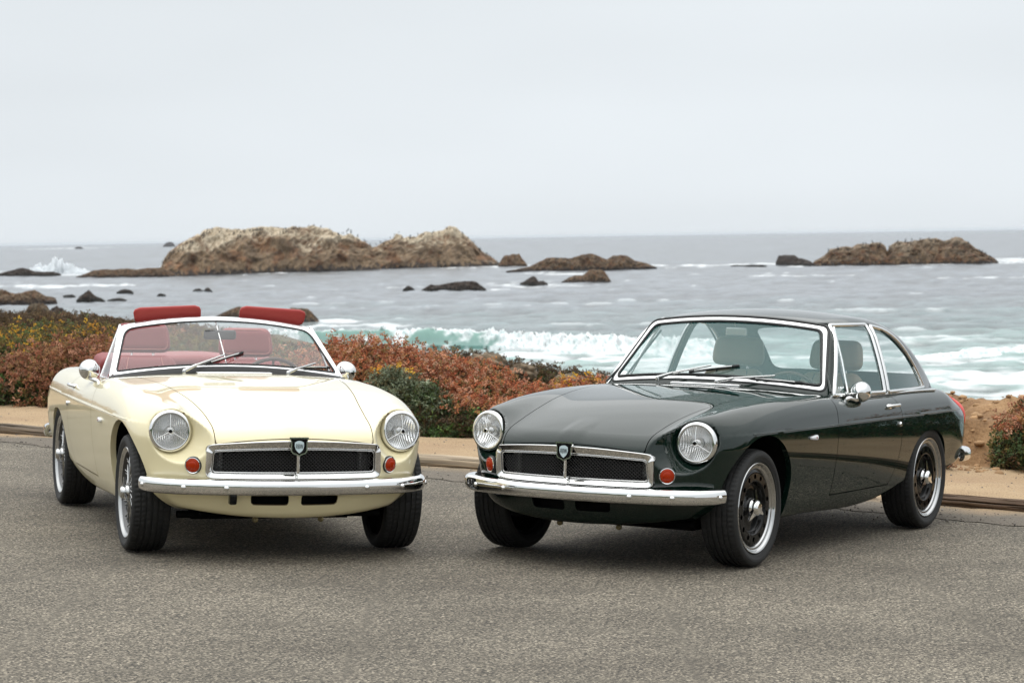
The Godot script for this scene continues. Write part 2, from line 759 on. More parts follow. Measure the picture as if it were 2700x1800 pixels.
func setup_materials() -> void:
	var orange := noise(5, 0.9, 2)
	var peel := noise_tex(orange, 256, [], true, 1.0)
	for k in ["cream", "green"]:
		var m := mat(lin(0.83, 0.735, 0.455) if k == "cream" else lin(0.0030, 0.0118, 0.0080), 0.35)
		m.metallic_specular = 0.5 if k == "cream" else 0.02
		m.clearcoat_enabled = true
		m.clearcoat = 1.0 if k == "cream" else 0.95
		m.clearcoat_roughness = 0.015
		M[k] = m
	M.chrome = mat(lin(0.80, 0.80, 0.79), 0.045, 1.0)
	M.wheel_chrome = mat(lin(0.48, 0.48, 0.475), 0.10, 1.0)
	M.satin = mat(lin(0.55, 0.55, 0.54), 0.22, 1.0)
	M.mesh = mat(lin(0.035, 0.034, 0.033), 0.35)
	M.seam = mat(lin(0.22, 0.15, 0.075), 0.6)  # cream paint as it looks in deep gap shade, darkened in the colour
	M.barrel = mat(lin(0.10, 0.10, 0.10), 0.35, 0.8)
	M.black = mat(lin(0.005, 0.005, 0.005), 0.8)
	M.black.metallic_specular = 0.15
	M.gloss_black = mat(lin(0.005, 0.005, 0.005), 0.12)
	M.gloss_black.metallic_specular = 0.32
	M.rubber = mat(lin(0.012, 0.012, 0.012), 0.55)
	M.tyre = mat(lin(0.013, 0.013, 0.0125), 0.72)
	var fine := noise(11, 0.12, 3)
	M.tyre.normal_enabled = true
	M.tyre.normal_texture = noise_tex(fine, 256, [], true, 2.0)
	M.tyre.uv1_triplanar = true
	M.tyre.uv1_scale = Vector3(9, 9, 9)
	M.tyre.normal_scale = 0.35
	M.glass = glass(lin(0.75, 0.8, 0.8), 0.03)
	M.glass_tint = glass(lin(0.05, 0.43, 0.41), 0.13)
	M.lens = glass(lin(0.9, 0.93, 0.93), 0.14)  # whitish veil in the colour stands in for light scattered by the flutes
	M.mirror = mat(lin(0.86, 0.86, 0.86), 0.05, 1.0)
	M.reflector = mat(lin(0.94, 0.94, 0.94), 0.13, 1.0)
	var amber := mat(lin(0.34, 0.028, 0.005), 0.12)
	amber.metallic_specular = 0.3
	M.amber = amber
	M.tail = mat(lin(0.80, 0.030, 0.010), 0.3)
	M.tail.metallic_specular = 0.2
	var grain := noise_tex(noise(21, 0.06, 3, FastNoiseLite.TYPE_CELLULAR), 256, [], true, 1.5)
	M.red = leather(lin(0.225, 0.026, 0.026), grain)
	M.visor = leather(lin(0.36, 0.036, 0.032), grain)
	M.tan = leather(lin(0.27, 0.19, 0.115), grain)
	M.trim = leather(lin(0.018, 0.018, 0.018), grain)
	M.piping = mat(lin(0.50, 0.16, 0.13), 0.5)
	M.wood = mat(lin(0.05, 0.02, 0.01), 0.2)
	M.badge_pale = mat(lin(0.55, 0.66, 0.68), 0.25)
	M.brass = mat(lin(0.25, 0.21, 0.12), 0.4, 1.0)
	M.grille_silver = mat(lin(0.35, 0.35, 0.34), 0.45, 0.6)
	M.marker = mat(lin(0.8, 0.8, 0.8), 0.1)

func glass(tint: Color, a: float) -> StandardMaterial3D:
	var m := mat(Color(tint.r, tint.g, tint.b, a), 0.0)
	m.transparency = BaseMaterial3D.TRANSPARENCY_ALPHA
	return m

func leather(col: Color, grain: Texture2D) -> StandardMaterial3D:
	var m := mat(col, 0.5)
	m.normal_enabled = true
	m.normal_texture = grain
	m.normal_scale = 0.3
	m.uv1_triplanar = true
	m.uv1_scale = Vector3(7, 7, 7)
	return m

func along(d: Vector3, at: Vector3, up := Vector3.UP) -> Transform3D:
	var y := d.normalized()
	var x := up.cross(y)
	if x.length() < 0.01:
		x = Vector3.RIGHT
	x = x.normalized()
	return Transform3D(Basis(x, y, x.cross(y)), at)

func build_shells() -> void:
	setup_tables()
	t_roof = table([[-3.5, 0.3], [-3.1, 0.62], [-2.95, 0.755], [-2.8, 0.872], [-2.6, 1.0], [-2.35, 1.118], [-2.1, 1.178], [-1.9, 1.197], [-1.6, 1.201], [-1.35, 1.183], [-1.2, 1.165], [-0.8, 1.10]], 2, 3)
	var h := nets(f_body, Vector3(-0.0125, 0.15, -3.26), Vector3(0.80, 0.88, 0.76), 0.0125, 0.10)
	half_body = h.cut(h.values(func(p, _n): return -p.x))
	half_shell = half_body.cut(half_body.values(func(p, _n): return -minf(arch_front(p), arch_rear(p)) if p.x > 0.3 else -1.0))

func frame_loop(top: Callable, bottom: Callable, half_w: Callable, r: float, z: Callable, lift: float, grow := 0.0, low_r := -1.0) -> PackedVector3Array:
	# a closed loop: along the top from -x to +x, down, back along the bottom; corners rounded by r
	var o := PackedVector3Array()
	var wt: float = half_w.call(1.0) + grow
	var wb: float = half_w.call(0.0) + grow
	var corners := []
	for k in 13:
		var x := lerpf(-wt, wt, k / 12.0)
		corners.append([x, top.call(x) + grow, r if k == 0 or k == 12 else 0.0])
	for k in 13:
		var x := lerpf(wb, -wb, k / 12.0)
		corners.append([x, bottom.call(x) - grow, (r if low_r < 0.0 else low_r) if k == 0 or k == 12 else 0.0])
	for p in rounded(corners, 6):
		o.append(Vector3(p.x, p.y, z.call(p.x, p.y) + lift))
	return o

func loops_mesh(loops: Array) -> MB:
	var o := MB.new()
	o.grid(loops, false, true)
	# make the normals face away from the ring's inside: forward on average
	var s := 0.0
	for k in o.v.size():
		s += o.n[k].z
	if s < 0.0:
		for k in o.v.size():
			o.n[k] = -o.n[k]
	return o

func nose_z(x: float, y: float) -> float:
	return solve_z(f_body, x, y, 0.2, 0.8)

func fan(loop: PackedVector3Array, nn: Vector3, mb: MB = null) -> MB:
	var o := mb if mb else MB.new()
	var c := Vector3.ZERO
	for p in loop:
		c += p
	var k0 := o.vert(c / loop.size(), nn)
	for p in loop:
		o.vert(p, nn)
	for k in loop.size():
		o.tri(k0, k0 + 1 + k, k0 + 1 + (k + 1) % loop.size())
	return o

func plate(poly: PackedVector2Array, t: Transform3D, thick: float) -> MB:
	# a flat plate of that outline, its face towards local +z
	var o := MB.new()
	var tri := Geometry2D.triangulate_polygon(poly)
	var k0 := o.v.size()
	for p in poly:
		o.vert(t * Vector3(p.x, p.y, thick), t.basis.z.normalized())
	for k in range(0, tri.size(), 3):
		o.tri(k0 + tri[k], k0 + tri[k + 1], k0 + tri[k + 2])
	var area := 0.0
	for k in poly.size():
		area += poly[k].cross(poly[(k + 1) % poly.size()])
	for k in poly.size():
		var a := poly[k]
		var b := poly[(k + 1) % poly.size()]
		var nn := Vector3(b.y - a.y, a.x - b.x, 0).normalized() * signf(area)
		var q := o.vert(t * Vector3(a.x, a.y, 0), t.basis * nn)
		o.vert(t * Vector3(b.x, b.y, 0), t.basis * nn)
		o.vert(t * Vector3(b.x, b.y, thick), t.basis * nn)
		o.vert(t * Vector3(a.x, a.y, thick), t.basis * nn)
		o.quad(q, q + 1, q + 2, q + 3)
	return o

const AXLE := Basis(Vector3(0, -1, 0), Vector3(1, 0, 0), Vector3(0, 0, 1))   # turns a lathe's y to the wheel's x

func make_wheel(kind: String, parent: Node) -> Node3D:
	var w := node("wheel", parent)
	var t := Transform3D(AXLE, Vector3.ZERO)
	if not wheels.has(kind):
		var d := {}
		var ty := MB.new()
		var prof := []
		for p in [[0.218, 0.070], [0.2225, 0.079], [0.229, 0.086], [0.236, 0.0885], [0.246, 0.0935], [0.256, 0.0945], [0.266, 0.0915], [0.274, 0.086], [0.2795, 0.077], [0.2822, 0.064], [0.2828, 0.058], [0.277, 0.0572], [0.277, 0.0502], [0.2832, 0.0495], [0.2838, 0.034], [0.276, 0.0332], [0.276, 0.0242], [0.2838, 0.0235], [0.284, 0.006], [0.2762, 0.0052]]:
			prof.append(Vector2(p[0], p[1]))
		var all := []
		for k in prof.size():
			all.append(Vector2(prof[prof.size() - 1 - k].x, -prof[prof.size() - 1 - k].y))
		all.reverse()
		# from the inner side to the outer side
		var low := []
		for p in prof:
			low.append(Vector2(p.x, -p.y))
		var up := prof.duplicate()
		up.reverse()
		var whole := low + up
		ty.lathe(t, whole, 216, func(q, k, r):
			var h: float = absf(whole[k].y)
			if (q % 3) == 0 and h > 0.036 and h < 0.0775 and r > 0.2785:
				return r - 0.0045
			if (q % 6) == 2 and h < 0.036 and r > 0.28:
				return r - 0.003
			return r)
		var before := ty.n.duplicate()
		ty.smooth(0)
		var agree := 0.0
		for k in range(0, ty.n.size(), 7):
			agree += ty.n[k].dot(before[k])
		if agree < 0.0:
			ty.smooth(0, true)
		d.tyre = ty.mesh()
		if kind == "steel":
			var ring := MB.new()
			ring.lathe(t, [Vector2(0.218, 0.05), Vector2(0.2225, 0.0785), Vector2(0.2215, 0.083), Vector2(0.218, 0.0855), Vector2(0.213, 0.0845), Vector2(0.209, 0.080), Vector2(0.206, 0.0755), Vector2(0.203, 0.0715), Vector2(0.199, 0.070), Vector2(0.194, 0.0715), Vector2(0.191, 0.070), Vector2(0.188, 0.067), Vector2(0.186, 0.062), Vector2(0.180, 0.058)], 96)
			d.ring = ring.mesh()
			# pressed disc with round holes, its rows at growing radius
			var disc := MB.new()
			var rows := []
			for q in 31:
				var r := lerpf(0.036, 0.187, q / 30.0)
				var h := 0.040
				if r < 0.118:
					h = 0.044 + 0.006 * smoothstep(0.10, 0.04, r)
				else:
					h = lerpf(0.044, 0.069, smoothstep(0.116, 0.128, r)) - 0.006 * smoothstep(0.172, 0.187, r)
				var row := []
				for s in 168:
					var an := TAU * s / 168.0
					row.append(Vector3(h, cos(an) * r, sin(an) * r))
				rows.append(row)
			disc.grid(rows, false, true)
			if disc.n[600].x < 0:
				for k in disc.n.size():
					disc.n[k] = -disc.n[k]
			var holes := func(p: Vector3, _n: Vector3):
				var an := fposmod(atan2(p.z, p.y) + PI / 14.0, TAU / 14.0) - PI / 14.0
				var r := Vector2(p.y, p.z).length()
				return 0.0125 - Vector2(an * 0.152, r - 0.152).length()
			d.disc = disc.cut(disc.values(holes)).mesh()
			var back := MB.new()
			back.lathe(t, [Vector2(0.218, -0.07), Vector2(0.20, -0.065), Vector2(0.19, -0.02), Vector2(0.19, 0.012), Vector2(0.0, 0.014)], 48)
			d.back = back.mesh()
		else:
			var ring := MB.new()
			ring.lathe(t, [Vector2(0.218, 0.05), Vector2(0.2225, 0.0785), Vector2(0.2215, 0.083), Vector2(0.218, 0.0855), Vector2(0.213, 0.083), Vector2(0.209, 0.0785), Vector2(0.204, 0.074), Vector2(0.199, 0.0715)], 96)
			d.ring = ring.mesh()
			var hub := MB.new()
			hub.lathe(t, [Vector2(0.062, -0.04), Vector2(0.06, -0.03), Vector2(0.045, -0.02), Vector2(0.042, 0.045), Vector2(0.047, 0.062), Vector2(0.045, 0.074), Vector2(0.0, 0.076)], 40)
			d.disc = hub.mesh()
			var back := MB.new()
			back.lathe(t, [Vector2(0.218, -0.075), Vector2(0.186, -0.05), Vector2(0.183, -0.045), Vector2(0.183, -0.05), Vector2(0.0, -0.05)], 64)
			var well := MB.new()
			well.lathe(t, [Vector2(0.183, -0.05), Vector2(0.185, 0.0), Vector2(0.188, 0.04), Vector2(0.192, 0.058), Vector2(0.199, 0.0715)], 96)
			d.well = well.mesh()
			d.back = back.mesh()
			d.spokes = []
			for s in 4:
				var sp := MB.new()
				var lean := [0.42, -0.42, 0.30, -0.30][s] as float
				var h0 := [0.066, 0.060, -0.010, -0.014][s] as float
				var r0 := [0.044, 0.044, 0.056, 0.056][s] as float
				var h1 := [0.052, 0.044, 0.060, 0.056][s] as float
				sp.tube(PackedVector3Array([Vector3(h0, cos(lean) * r0, sin(lean) * r0), Vector3(h1, 0.191, 0)]), 0.0031, 6)
				d.spokes.append(sp.mesh())
		# knock-off spinner with three ears
		var sp := MB.new()
		var o := 0.012 if kind == "steel" else 0.034
		sp.lathe(t, [Vector2(0.047, 0.036 + o), Vector2(0.047, 0.05 + o), Vector2(0.043, 0.057 + o), Vector2(0.038, 0.061 + o), Vector2(0.037, 0.074 + o), Vector2(0.033, 0.081 + o), Vector2(0.026, 0.084 + o), Vector2(0.025, 0.086 + o), Vector2(0.0, 0.088 + o)], 40)
		for e in 3:
			var turn := Basis(Vector3.RIGHT, TAU * e / 3.0 + 0.12)
			var ear := PackedVector2Array([Vector2(0.026, -0.021), Vector2(0.052, -0.012), Vector2(0.088, -0.0045), Vector2(0.094, 0.0), Vector2(0.088, 0.0045), Vector2(0.052, 0.012), Vector2(0.026, 0.021)])
			var face := Basis(Vector3(0, 1, 0), Vector3(0, 0, 1), Vector3(1, 0, 0))
			sp.add(plate(ear, Transform3D(turn * Basis(Vector3.FORWARD, -0.10) * face, Vector3(0.066 + o, 0, 0)), 0.010))
		d.spinner = sp.mesh()
		wheels[kind] = d
	var d: Dictionary = wheels[kind]
	put("tyre", d.tyre, M.tyre, w)
	put("rim", d.ring, M.wheel_chrome if kind == "steel" else M.satin, w)
	put("brake_disc" if kind == "wire" else "wheel_barrel", d.back, M.black, w)
	put("wheel_disc" if kind == "steel" else "wheel_hub", d.disc, M.gloss_black if kind == "steel" else M.wheel_chrome, w)
	if kind == "wire":
		put("rim_well", d.well, M.barrel, w)
		for k in 60:
			put("spoke", d.spokes[k % 4], M.wheel_chrome, w, Transform3D(Basis(Vector3.RIGHT, TAU * k / 60.0), Vector3.ZERO))
	put("spinner", d.spinner, M.chrome if kind == "steel" else M.satin, w, Transform3D() if kind == "steel" else Transform3D(Basis().scaled(Vector3(0.92, 0.82, 0.82)), Vector3.ZERO))
	return w

func make_lamps(car: Node3D) -> void:
	var t := along(lamp_axis, LAMP)
	var ring := MB.new()
	ring.lathe(t, [Vector2(0.099, -0.012), Vector2(0.1005, 0.0), Vector2(0.1, 0.010), Vector2(0.097, 0.018), Vector2(0.092, 0.023), Vector2(0.087, 0.025), Vector2(0.083, 0.0235), Vector2(0.081, 0.019), Vector2(0.0808, 0.006)], 72)
	var lens := MB.new()
	var lp := []
	for k in 13:
		var r := 0.081 * (1.0 - k / 12.0)
		lp.append(Vector2(r, 0.017 + 0.016 * (1.0 - pow(r / 0.081, 2.0))))
	lens.lathe(t, lp, 64)
	var bowl := MB.new()
	var rows := []
	for k in 31:
		var r := 0.083 * k / 30.0
		var row := []
		for s in 120:
			var an := TAU * s / 120.0
			var x := cos(an) * r
			var y := sin(an) * r
			var h := 0.012 - 0.060 * (1.0 - pow(r / 0.083, 2.0))
			if absf(y) > 0.020 or absf(x) > 0.045:
				h += 0.00125 * sin(x * TAU / 0.0098)
			row.append(t * Vector3(x, h, y))
		rows.append(row)
	bowl.grid(rows, false, true)
	var flip := 1.0 if bowl.n[bowl.n.size() - 500].dot(lamp_axis) > 0 else -1.0
	for k in bowl.n.size():
		bowl.n[k] = bowl.n[k] * flip
	var bulb := MB.new()
	bulb.lathe(t, [Vector2(0.022, -0.04), Vector2(0.026, -0.02), Vector2(0.023, -0.004), Vector2(0.016, 0.003), Vector2(0.0, 0.006)], 32)
	var bars := MB.new()
	for e in 3:
		var an := TAU * e / 3.0
		var dx := sin(an)
		var dy := cos(an)
		# local z of the lathe frame points down or up: measured by its basis
		var upd := t.basis.inverse() * Vector3.UP
		var sg := signf(upd.z)
		var a := Vector3(dx * 0.012, 0.034, dy * 0.012 * sg)
		var b := Vector3(dx * 0.079, 0.021, dy * 0.079 * sg)
		var m := (a + b) / 2.0 + Vector3(0, 0.0035, 0)
		bars.tube(PackedVector3Array([t * a, t * m, t * b]), 0.0021, 6)
	var cap := MB.new()
	cap.lathe(t, [Vector2(0.0135, 0.028), Vector2(0.0135, 0.037), Vector2(0.011, 0.041), Vector2(0.0, 0.042)], 28)
	var dot := MB.new()
	dot.lathe(t, [Vector2(0.0085, 0.0415), Vector2(0.0, 0.0432)], 20)
	for s in 2:
		var h := node("headlight", car)
		var f := func(m: MB): return m if s == 0 else m.mirrored()
		put("lamp_ring", f.call(ring), M.chrome, h)
		put("reflector", f.call(bowl), M.reflector, h)
		put("bulb_shield", f.call(bulb), M.satin, h)
		put("lens", f.call(lens), M.lens, h)
		put("tripod_bar", f.call(bars), M.chrome, h)
		put("centre_cap", f.call(cap), M.chrome, h)
		put("cap_disc", f.call(dot), M.black, h)
	# round orange-red signal lamps
	for s in [1.0, -1.0]:
		var z := nose_z(0.474, 0.458)
		var nn := normal_at(f_body, Vector3(0.474, 0.458, z))
		var g := node("signal_lamp", car)
		var tt := along(Vector3(nn.x * s, nn.y * 0.3, nn.z), Vector3(0.474 * s, 0.458, z))
		var rim := MB.new()
		rim.lathe(tt, [Vector2(0.041, -0.006), Vector2(0.041, 0.003), Vector2(0.0385, 0.006), Vector2(0.034, 0.006), Vector2(0.0335, 0.0)], 48)
		put("lamp_rim", rim, M.rubber, g)
		var le := MB.new()
		le.lathe(tt, [Vector2(0.0335, 0.0), Vector2(0.033, 0.008), Vector2(0.030, 0.0125), Vector2(0.024, 0.0155), Vector2(0.0215, 0.0150), Vector2(0.0205, 0.0168), Vector2(0.012, 0.0195), Vector2(0.0, 0.0205)], 48)
		put("lens", le, M.amber, g)
		var chrome := MB.new()
		chrome.lathe(tt, [Vector2(0.0375, 0.004), Vector2(0.0375, 0.0085), Vector2(0.0345, 0.0095), Vector2(0.0335, 0.006)], 48)
		put("lamp_bezel", chrome, M.chrome, g)

func make_grille(car: Node3D) -> void:
	var g := node("grille", car)
	var top_o := func(x: float): return 0.580 - 0.125 * x * x
	var bot_o := func(_x: float): return 0.399
	var wo := func(f: float): return 0.421 if f > 0.5 else 0.424
	var top_i := func(x: float): return 0.543 - 0.085 * x * x
	var bot_i := func(_x: float): return 0.4235
	var wi := func(f: float): return 0.391 if f > 0.5 else 0.395
	var l := [
		frame_loop(top_o, bot_o, wo, 0.034, nose_z, -0.004),
		frame_loop(top_o, bot_o, wo, 0.034, nose_z, 0.018),
		frame_loop(top_o, bot_o, wo, 0.032, nose_z, 0.0215, -0.004),
		frame_loop(top_i, bot_i, wi, 0.02, nose_z, 0.003, 0.004),
		frame_loop(top_i, bot_i, wi, 0.02, nose_z, -0.001),
		frame_loop(top_i, bot_i, wi, 0.02, nose_z, -0.022)]
	put("grille_frame", loops_mesh(l), M.chrome, g)
	# thin bright inner rim
	var rim := frame_loop(top_i, bot_i, wi, 0.018, nose_z, -0.006, -0.005)
	var mb := MB.new()
	mb.tube(rim, 0.0028, 6, true)
	put("grille_rim", mb, M.chrome, g)
	var mesh := MB.new()
	for dir in [1.0, -1.0]:
		for k in range(-46, 47):
			var x0 := k * 0.0178
			var path := PackedVector3Array()
			for q in 5:
				var y := lerpf(0.425, 0.545, q / 4.0)
				var x: float = x0 + dir * (y - 0.485) * 1.05
				if absf(x) > 0.392 or y > top_i.call(x) + 0.01:
					continue
				path.append(Vector3(x, y, nose_z(x, y) - 0.024 - 0.0022 * dir))
			if path.size() > 1:
				mesh.tube(path, 0.0021, 4)
	var wire := put("wire_mesh", mesh, M.mesh, g)
	wire.set_meta("kind", "stuff")
	var rad := MB.new()
	rad.box(Transform3D(Basis(), Vector3(0, 0.48, 0.42)), Vector3(0.80, 0.20, 0.03))
	put("radiator", rad, M.black, g)
	for s in [-1.0, 1.0]:
		var e := MB.new()
		e.rbox(Transform3D(Basis(Vector3.UP, 0.5 * s), Vector3(0.352 * s, 0.485, 0.475)), Vector3(0.05, 0.13, 0.02), 0.006, 3)
		put("radiator_bracket", e, M.grille_silver, g)
	var fins := MB.new()
	for k in 22:
		fins.box(Transform3D(Basis(), Vector3(0, 0.42 + k * 0.0075, 0.447)), Vector3(0.66, 0.002, 0.01))
	var fo := put("radiator_fins", fins, M.rubber, g)
	fo.set_meta("kind", "stuff")
	# centre bar and shield badge
	var zc := nose_z(0.0, 0.48)
	var bar := MB.new()
	bar.rbox(Transform3D(Basis(), Vector3(0, 0.475, zc + 0.008)), Vector3(0.015, 0.112, 0.03), 0.004, 4)
	put("centre_bar", bar, M.chrome, g)
	var b := node("badge", car, Transform3D(Basis(Vector3.RIGHT, -0.04), Vector3(0, 0.552, zc + 0.0245)))
	var sh := func(k: float): 
		var o := []
		for p in [[-0.046, 0.046], [0.046, 0.046], [0.0455, 0.037], [0.0405, 0.030], [0.039, 0.012], [0.0385, -0.022], [0.031, -0.031], [0.012, -0.037], [0.0, -0.044], [-0.012, -0.037], [-0.031, -0.031], [-0.0385, -0.022], [-0.039, 0.012], [-0.0405, 0.030], [-0.0455, 0.037]]:
			o.append(Vector2(p[0] * k, p[1] * k))
		return PackedVector2Array(o)
	put("badge_border", plate(sh.call(1.0), Transform3D(), 0.013), M.chrome, b)
	put("badge_field", plate(sh.call(0.86), Transform3D(), 0.0142), M.gloss_black, b)
	var inner := PackedVector2Array()
	for p in [[-0.0, 0.030], [0.010, 0.0285], [0.0215, 0.022], [0.0225, 0.006], [0.019, -0.008], [0.011, -0.020], [0.0, -0.0285], [-0.011, -0.020], [-0.019, -0.008], [-0.0225, 0.006], [-0.0215, 0.022], [-0.010, 0.0285]]:
		inner.append(Vector2(p[0], p[1]))
	put("badge_shield", plate(inner, Transform3D(), 0.0158), M.badge_pale, b)
	var tm := TextMesh.new()
	tm.text = "RBW"
	var sf := SystemFont.new()
	sf.font_names = PackedStringArray(["Droid Sans"])
	tm.font = sf
	tm.font_size = 32
	tm.pixel_size = 0.00058
	tm.depth = 0.0012
	put("badge_letters", tm, M.black, b, Transform3D(Basis().scaled(Vector3(0.92, 1.5, 1)), Vector3(0, 0.003, 0.0164)))

func bumper_profile(k := 1.0) -> Array:
	var o := []
	for p in [[-0.046, 0.030], [-0.030, 0.0345], [-0.012, 0.034], [0.0, 0.029], [0.0075, 0.019], [0.0105, 0.006], [0.0105, -0.008], [0.008, -0.022], [0.001, -0.034], [-0.010, -0.0395], [-0.022, -0.040], [-0.024, -0.036], [-0.012, -0.034], [-0.004, -0.026], [0.0, 0.0], [-0.012, 0.026], [-0.044, 0.0265]]:
		o.append(Vector2(p[0] * k, p[1]))
	return o

func cap_ends(mb: MB, w: int, path: PackedVector3Array) -> void:
	var last := path.size() - 1
	for e in [0, last]:
		var loop := PackedVector3Array()
		for k in w:
			loop.append(mb.v[e * w + k])
		fan(loop, (path[0] - path[1]).normalized() if e == 0 else (path[last] - path[last - 1]).normalized(), mb)

func make_bumpers(car: Node3D) -> void:
	var right := [[0.0, 0.668], [0.12, 0.665], [0.24, 0.653], [0.335, 0.632], [0.44, 0.600], [0.524, 0.566], [0.595, 0.517], [0.645, 0.462], [0.675, 0.41], [0.688, 0.368], [0.692, 0.345]]
	var pts := []
	for k in range(right.size() - 1, 0, -1):
		pts.append(Vector3(-right[k][0], 0.363, right[k][1]))
	for p in right:
		pts.append(Vector3(p[0], 0.363, p[1]))
	var path := curve(pts, 6)
	var b := node("front_bumper", car)
	var m := sweep(path, bumper_profile(), true, true)
	cap_ends(m, bumper_profile().size(), path)
	put("bumper_bar", m, M.chrome, b)
	for s in [-1.0, 1.0]:
		for q in [[0.335, 0.632], [0.524, 0.566], [0.682, 0.388]]:
			var bolt := MB.new()
			var d := Vector3(q[0] * 0.6, 0, q[1]) if q[0] < 0.6 else Vector3(1.0, 0, 0.45)
			d = d.normalized()
			bolt.lathe(along(Vector3(d.x * s, 0.15, d.z), Vector3(q[0] * s, 0.359, q[1]) + Vector3(d.x * s, 0, d.z) * 0.0095), [Vector2(0.0125, -0.004), Vector2(0.012, 0.003), Vector2(0.009, 0.0075), Vector2(0.005, 0.0095), Vector2(0.0, 0.0102)], 20)
			put("bumper_bolt", bolt, M.chrome, b)
	var rear := []
	for k in [[0.714, -2.86], [0.712, -2.93], [0.70, -3.0], [0.66, -3.075], [0.58, -3.12], [0.4, -3.165], [0.2, -3.18]]:
		rear.append(Vector3(k[0], 0.378, k[1]))
	var full := rear.duplicate()
	full.append(Vector3(0, 0.378, -3.185))
	for k in range(rear.size() - 1, -1, -1):
		full.append(Vector3(-rear[k].x, 0.378, rear[k].z))
	var rpath := curve(full, 6)
	var rb := sweep(rpath, bumper_profile(), true, true)
	cap_ends(rb, bumper_profile().size(), rpath)
	put("rear_bumper", rb, M.chrome, car)

func make_details(car: Node3D, k: String) -> void:
	# side mouldings, handles, locks, markers, mirrors, tail lamps
	for s in [1.0, -1.0]:
		var path := PackedVector3Array()
		for q in 90:
			var z := lerpf(0.10, -3.0, q / 89.0)
			path.append(Vector3((solve_x(f_body, 0.643, z) + 0.0005) * s, 0.643, z))
		var mo := MB.new()
		mo.tube(path, 0.0032, 6)
		put("side_moulding", mo, M[k], car)
		var h := node("door_handle", car)
		var hx := solve_x(f_body, 0.708, -1.69)
		var bar := MB.new()
		bar.tube(curve([Vector3(hx * s, 0.704, -1.620), Vector3((hx + 0.019) * s, 0.708, -1.640), Vector3((hx + 0.026) * s, 0.709, -1.69), Vector3((hx + 0.025) * s, 0.710, -1.745), Vector3((hx + 0.014) * s, 0.710, -1.765)], 6), 0.0085, 10)
		put("handle_bar", bar, M.chrome, h)
		var esc := MB.new()
		esc.rbox(Transform3D(Basis(), Vector3((hx + 0.001) * s, 0.703, -1.655)), Vector3(0.016, 0.030, 0.05), 0.008, 4)
		put("handle_base", esc, M.chrome, h)
		var lx := solve_x(f_body, 0.606, -1.765)
		var lock := MB.new()
		lock.lathe(along(Vector3(s, 0, 0), Vector3(lx * s, 0.606, -1.765)), [Vector2(0.013, -0.004), Vector2(0.013, 0.006), Vector2(0.010, 0.012), Vector2(0.0, 0.013)], 24)
		put("door_lock", lock, M.chrome, car)
		var mx := solve_x(f_body, 0.594, -0.58)
		var mk := MB.new()
		mk.rbox(Transform3D(Basis(), Vector3((mx + 0.004) * s, 0.594, -0.58)), Vector3(0.022, 0.030, 0.082), 0.0105, 5, func(p): return Vector3(p.x, p.y * (0.72 - p.z * 7.0) , p.z))
		var mg := node("side_marker", car)
		put("marker_body", mk, M.marker, mg)
		var md := MB.new()
		md.lathe(along(Vector3(s, 0, 0), Vector3((mx + 0.0135) * s, 0.594, -0.592)), [Vector2(0.005, 0), Vector2(0.004, 0.003), Vector2(0.0, 0.0035)], 12)
		put("marker_dot", md, M.amber, mg)
		var tl := MB.new()
		var trows := []
		for a in 15:
			var row := []
			for b in 11:
				var fa := a / 7.0 - 1.0
				var fb := b / 5.0 - 1.0
				var yy := 0.600 + 0.118 * fa
				var xx := 0.634 + 0.048 * fb * sqrt(maxf(1.0 - 0.75 * fa * fa, 0.1)) + 0.012 * fa
				var bulge := (1.0 - pow(absf(fa), 3.0)) * (1.0 - pow(absf(fb), 3.0))
				row.append(Vector3(xx * s, yy, solve_z(f_body, xx, yy, -2.4, -3.4) - 0.004 - 0.058 * bulge))
			trows.append(row)
		tl.grid(trows, s > 0)
		if tl.n[80].z > 0:
			for q in tl.n.size():
				tl.n[q] = -tl.n[q]
		put("tail_lamp", tl, M.tail, car)
		# door mirror: a chrome bullet on a stalk
		var at := Vector3(0.702 * s, 0.811 if k == "cream" else 0.793, -1.285)
		var mi := node("door_mirror", car)
		var ax := Vector3(0.22 * s, -0.02, 0.97).normalized()
		var t := along(ax, at)
		var cup := MB.new()
		var pr := []
		for q in 15:
			var f := q / 14.0
			pr.append(Vector2(0.055 * pow(1.0 - pow(f, 2.4), 0.5), -0.022 + 0.076 * f))
		cup.lathe(t, [Vector2(0.050, -0.026), Vector2(0.0555, -0.026)] + pr, 48)
		put("mirror_shell", cup, M.chrome, mi)
		var fa := MB.new()
		fa.lathe(t, [Vector2(0.0, -0.0245), Vector2(0.0465, -0.0245)], 40)
		put("mirror_glass", fa, M.mirror, mi)
		var by := 0.757
		var base := Vector3(solve_x(f_body, by, -1.165) * s, by, -1.165)
		var stalk := MB.new()
		stalk.tube(curve([base + Vector3(-0.006 * s, -0.004, 0), base + Vector3(0.010 * s, 0.008, -0.012), at + Vector3(0.0, -0.040, 0.045), at + Vector3(0, -0.02, 0.02)], 6), 0.013, 10, false, 0.009)
		put("mirror_stalk", stalk, M.chrome, mi)
	# fresh-air vent on the cowl
	var vent := node("cowl_vent", car)
	var vy := solve_y(f_body, 0.0, -0.885)
	var plate_mb := MB.new()
	plate_mb.rbox(Transform3D(Basis(Vector3.RIGHT, 0.02), Vector3(0, vy + 0.003, -0.888)), Vector3(0.40, 0.014, 0.062), 0.0065, 8, func(p): return Vector3(p.x, p.y - 0.055 * p.x * p.x, p.z * (1.0 - 2.6 * p.x * p.x) - 0.25 * p.x * p.x))
	put("vent_plate", plate_mb, M.chrome, vent)
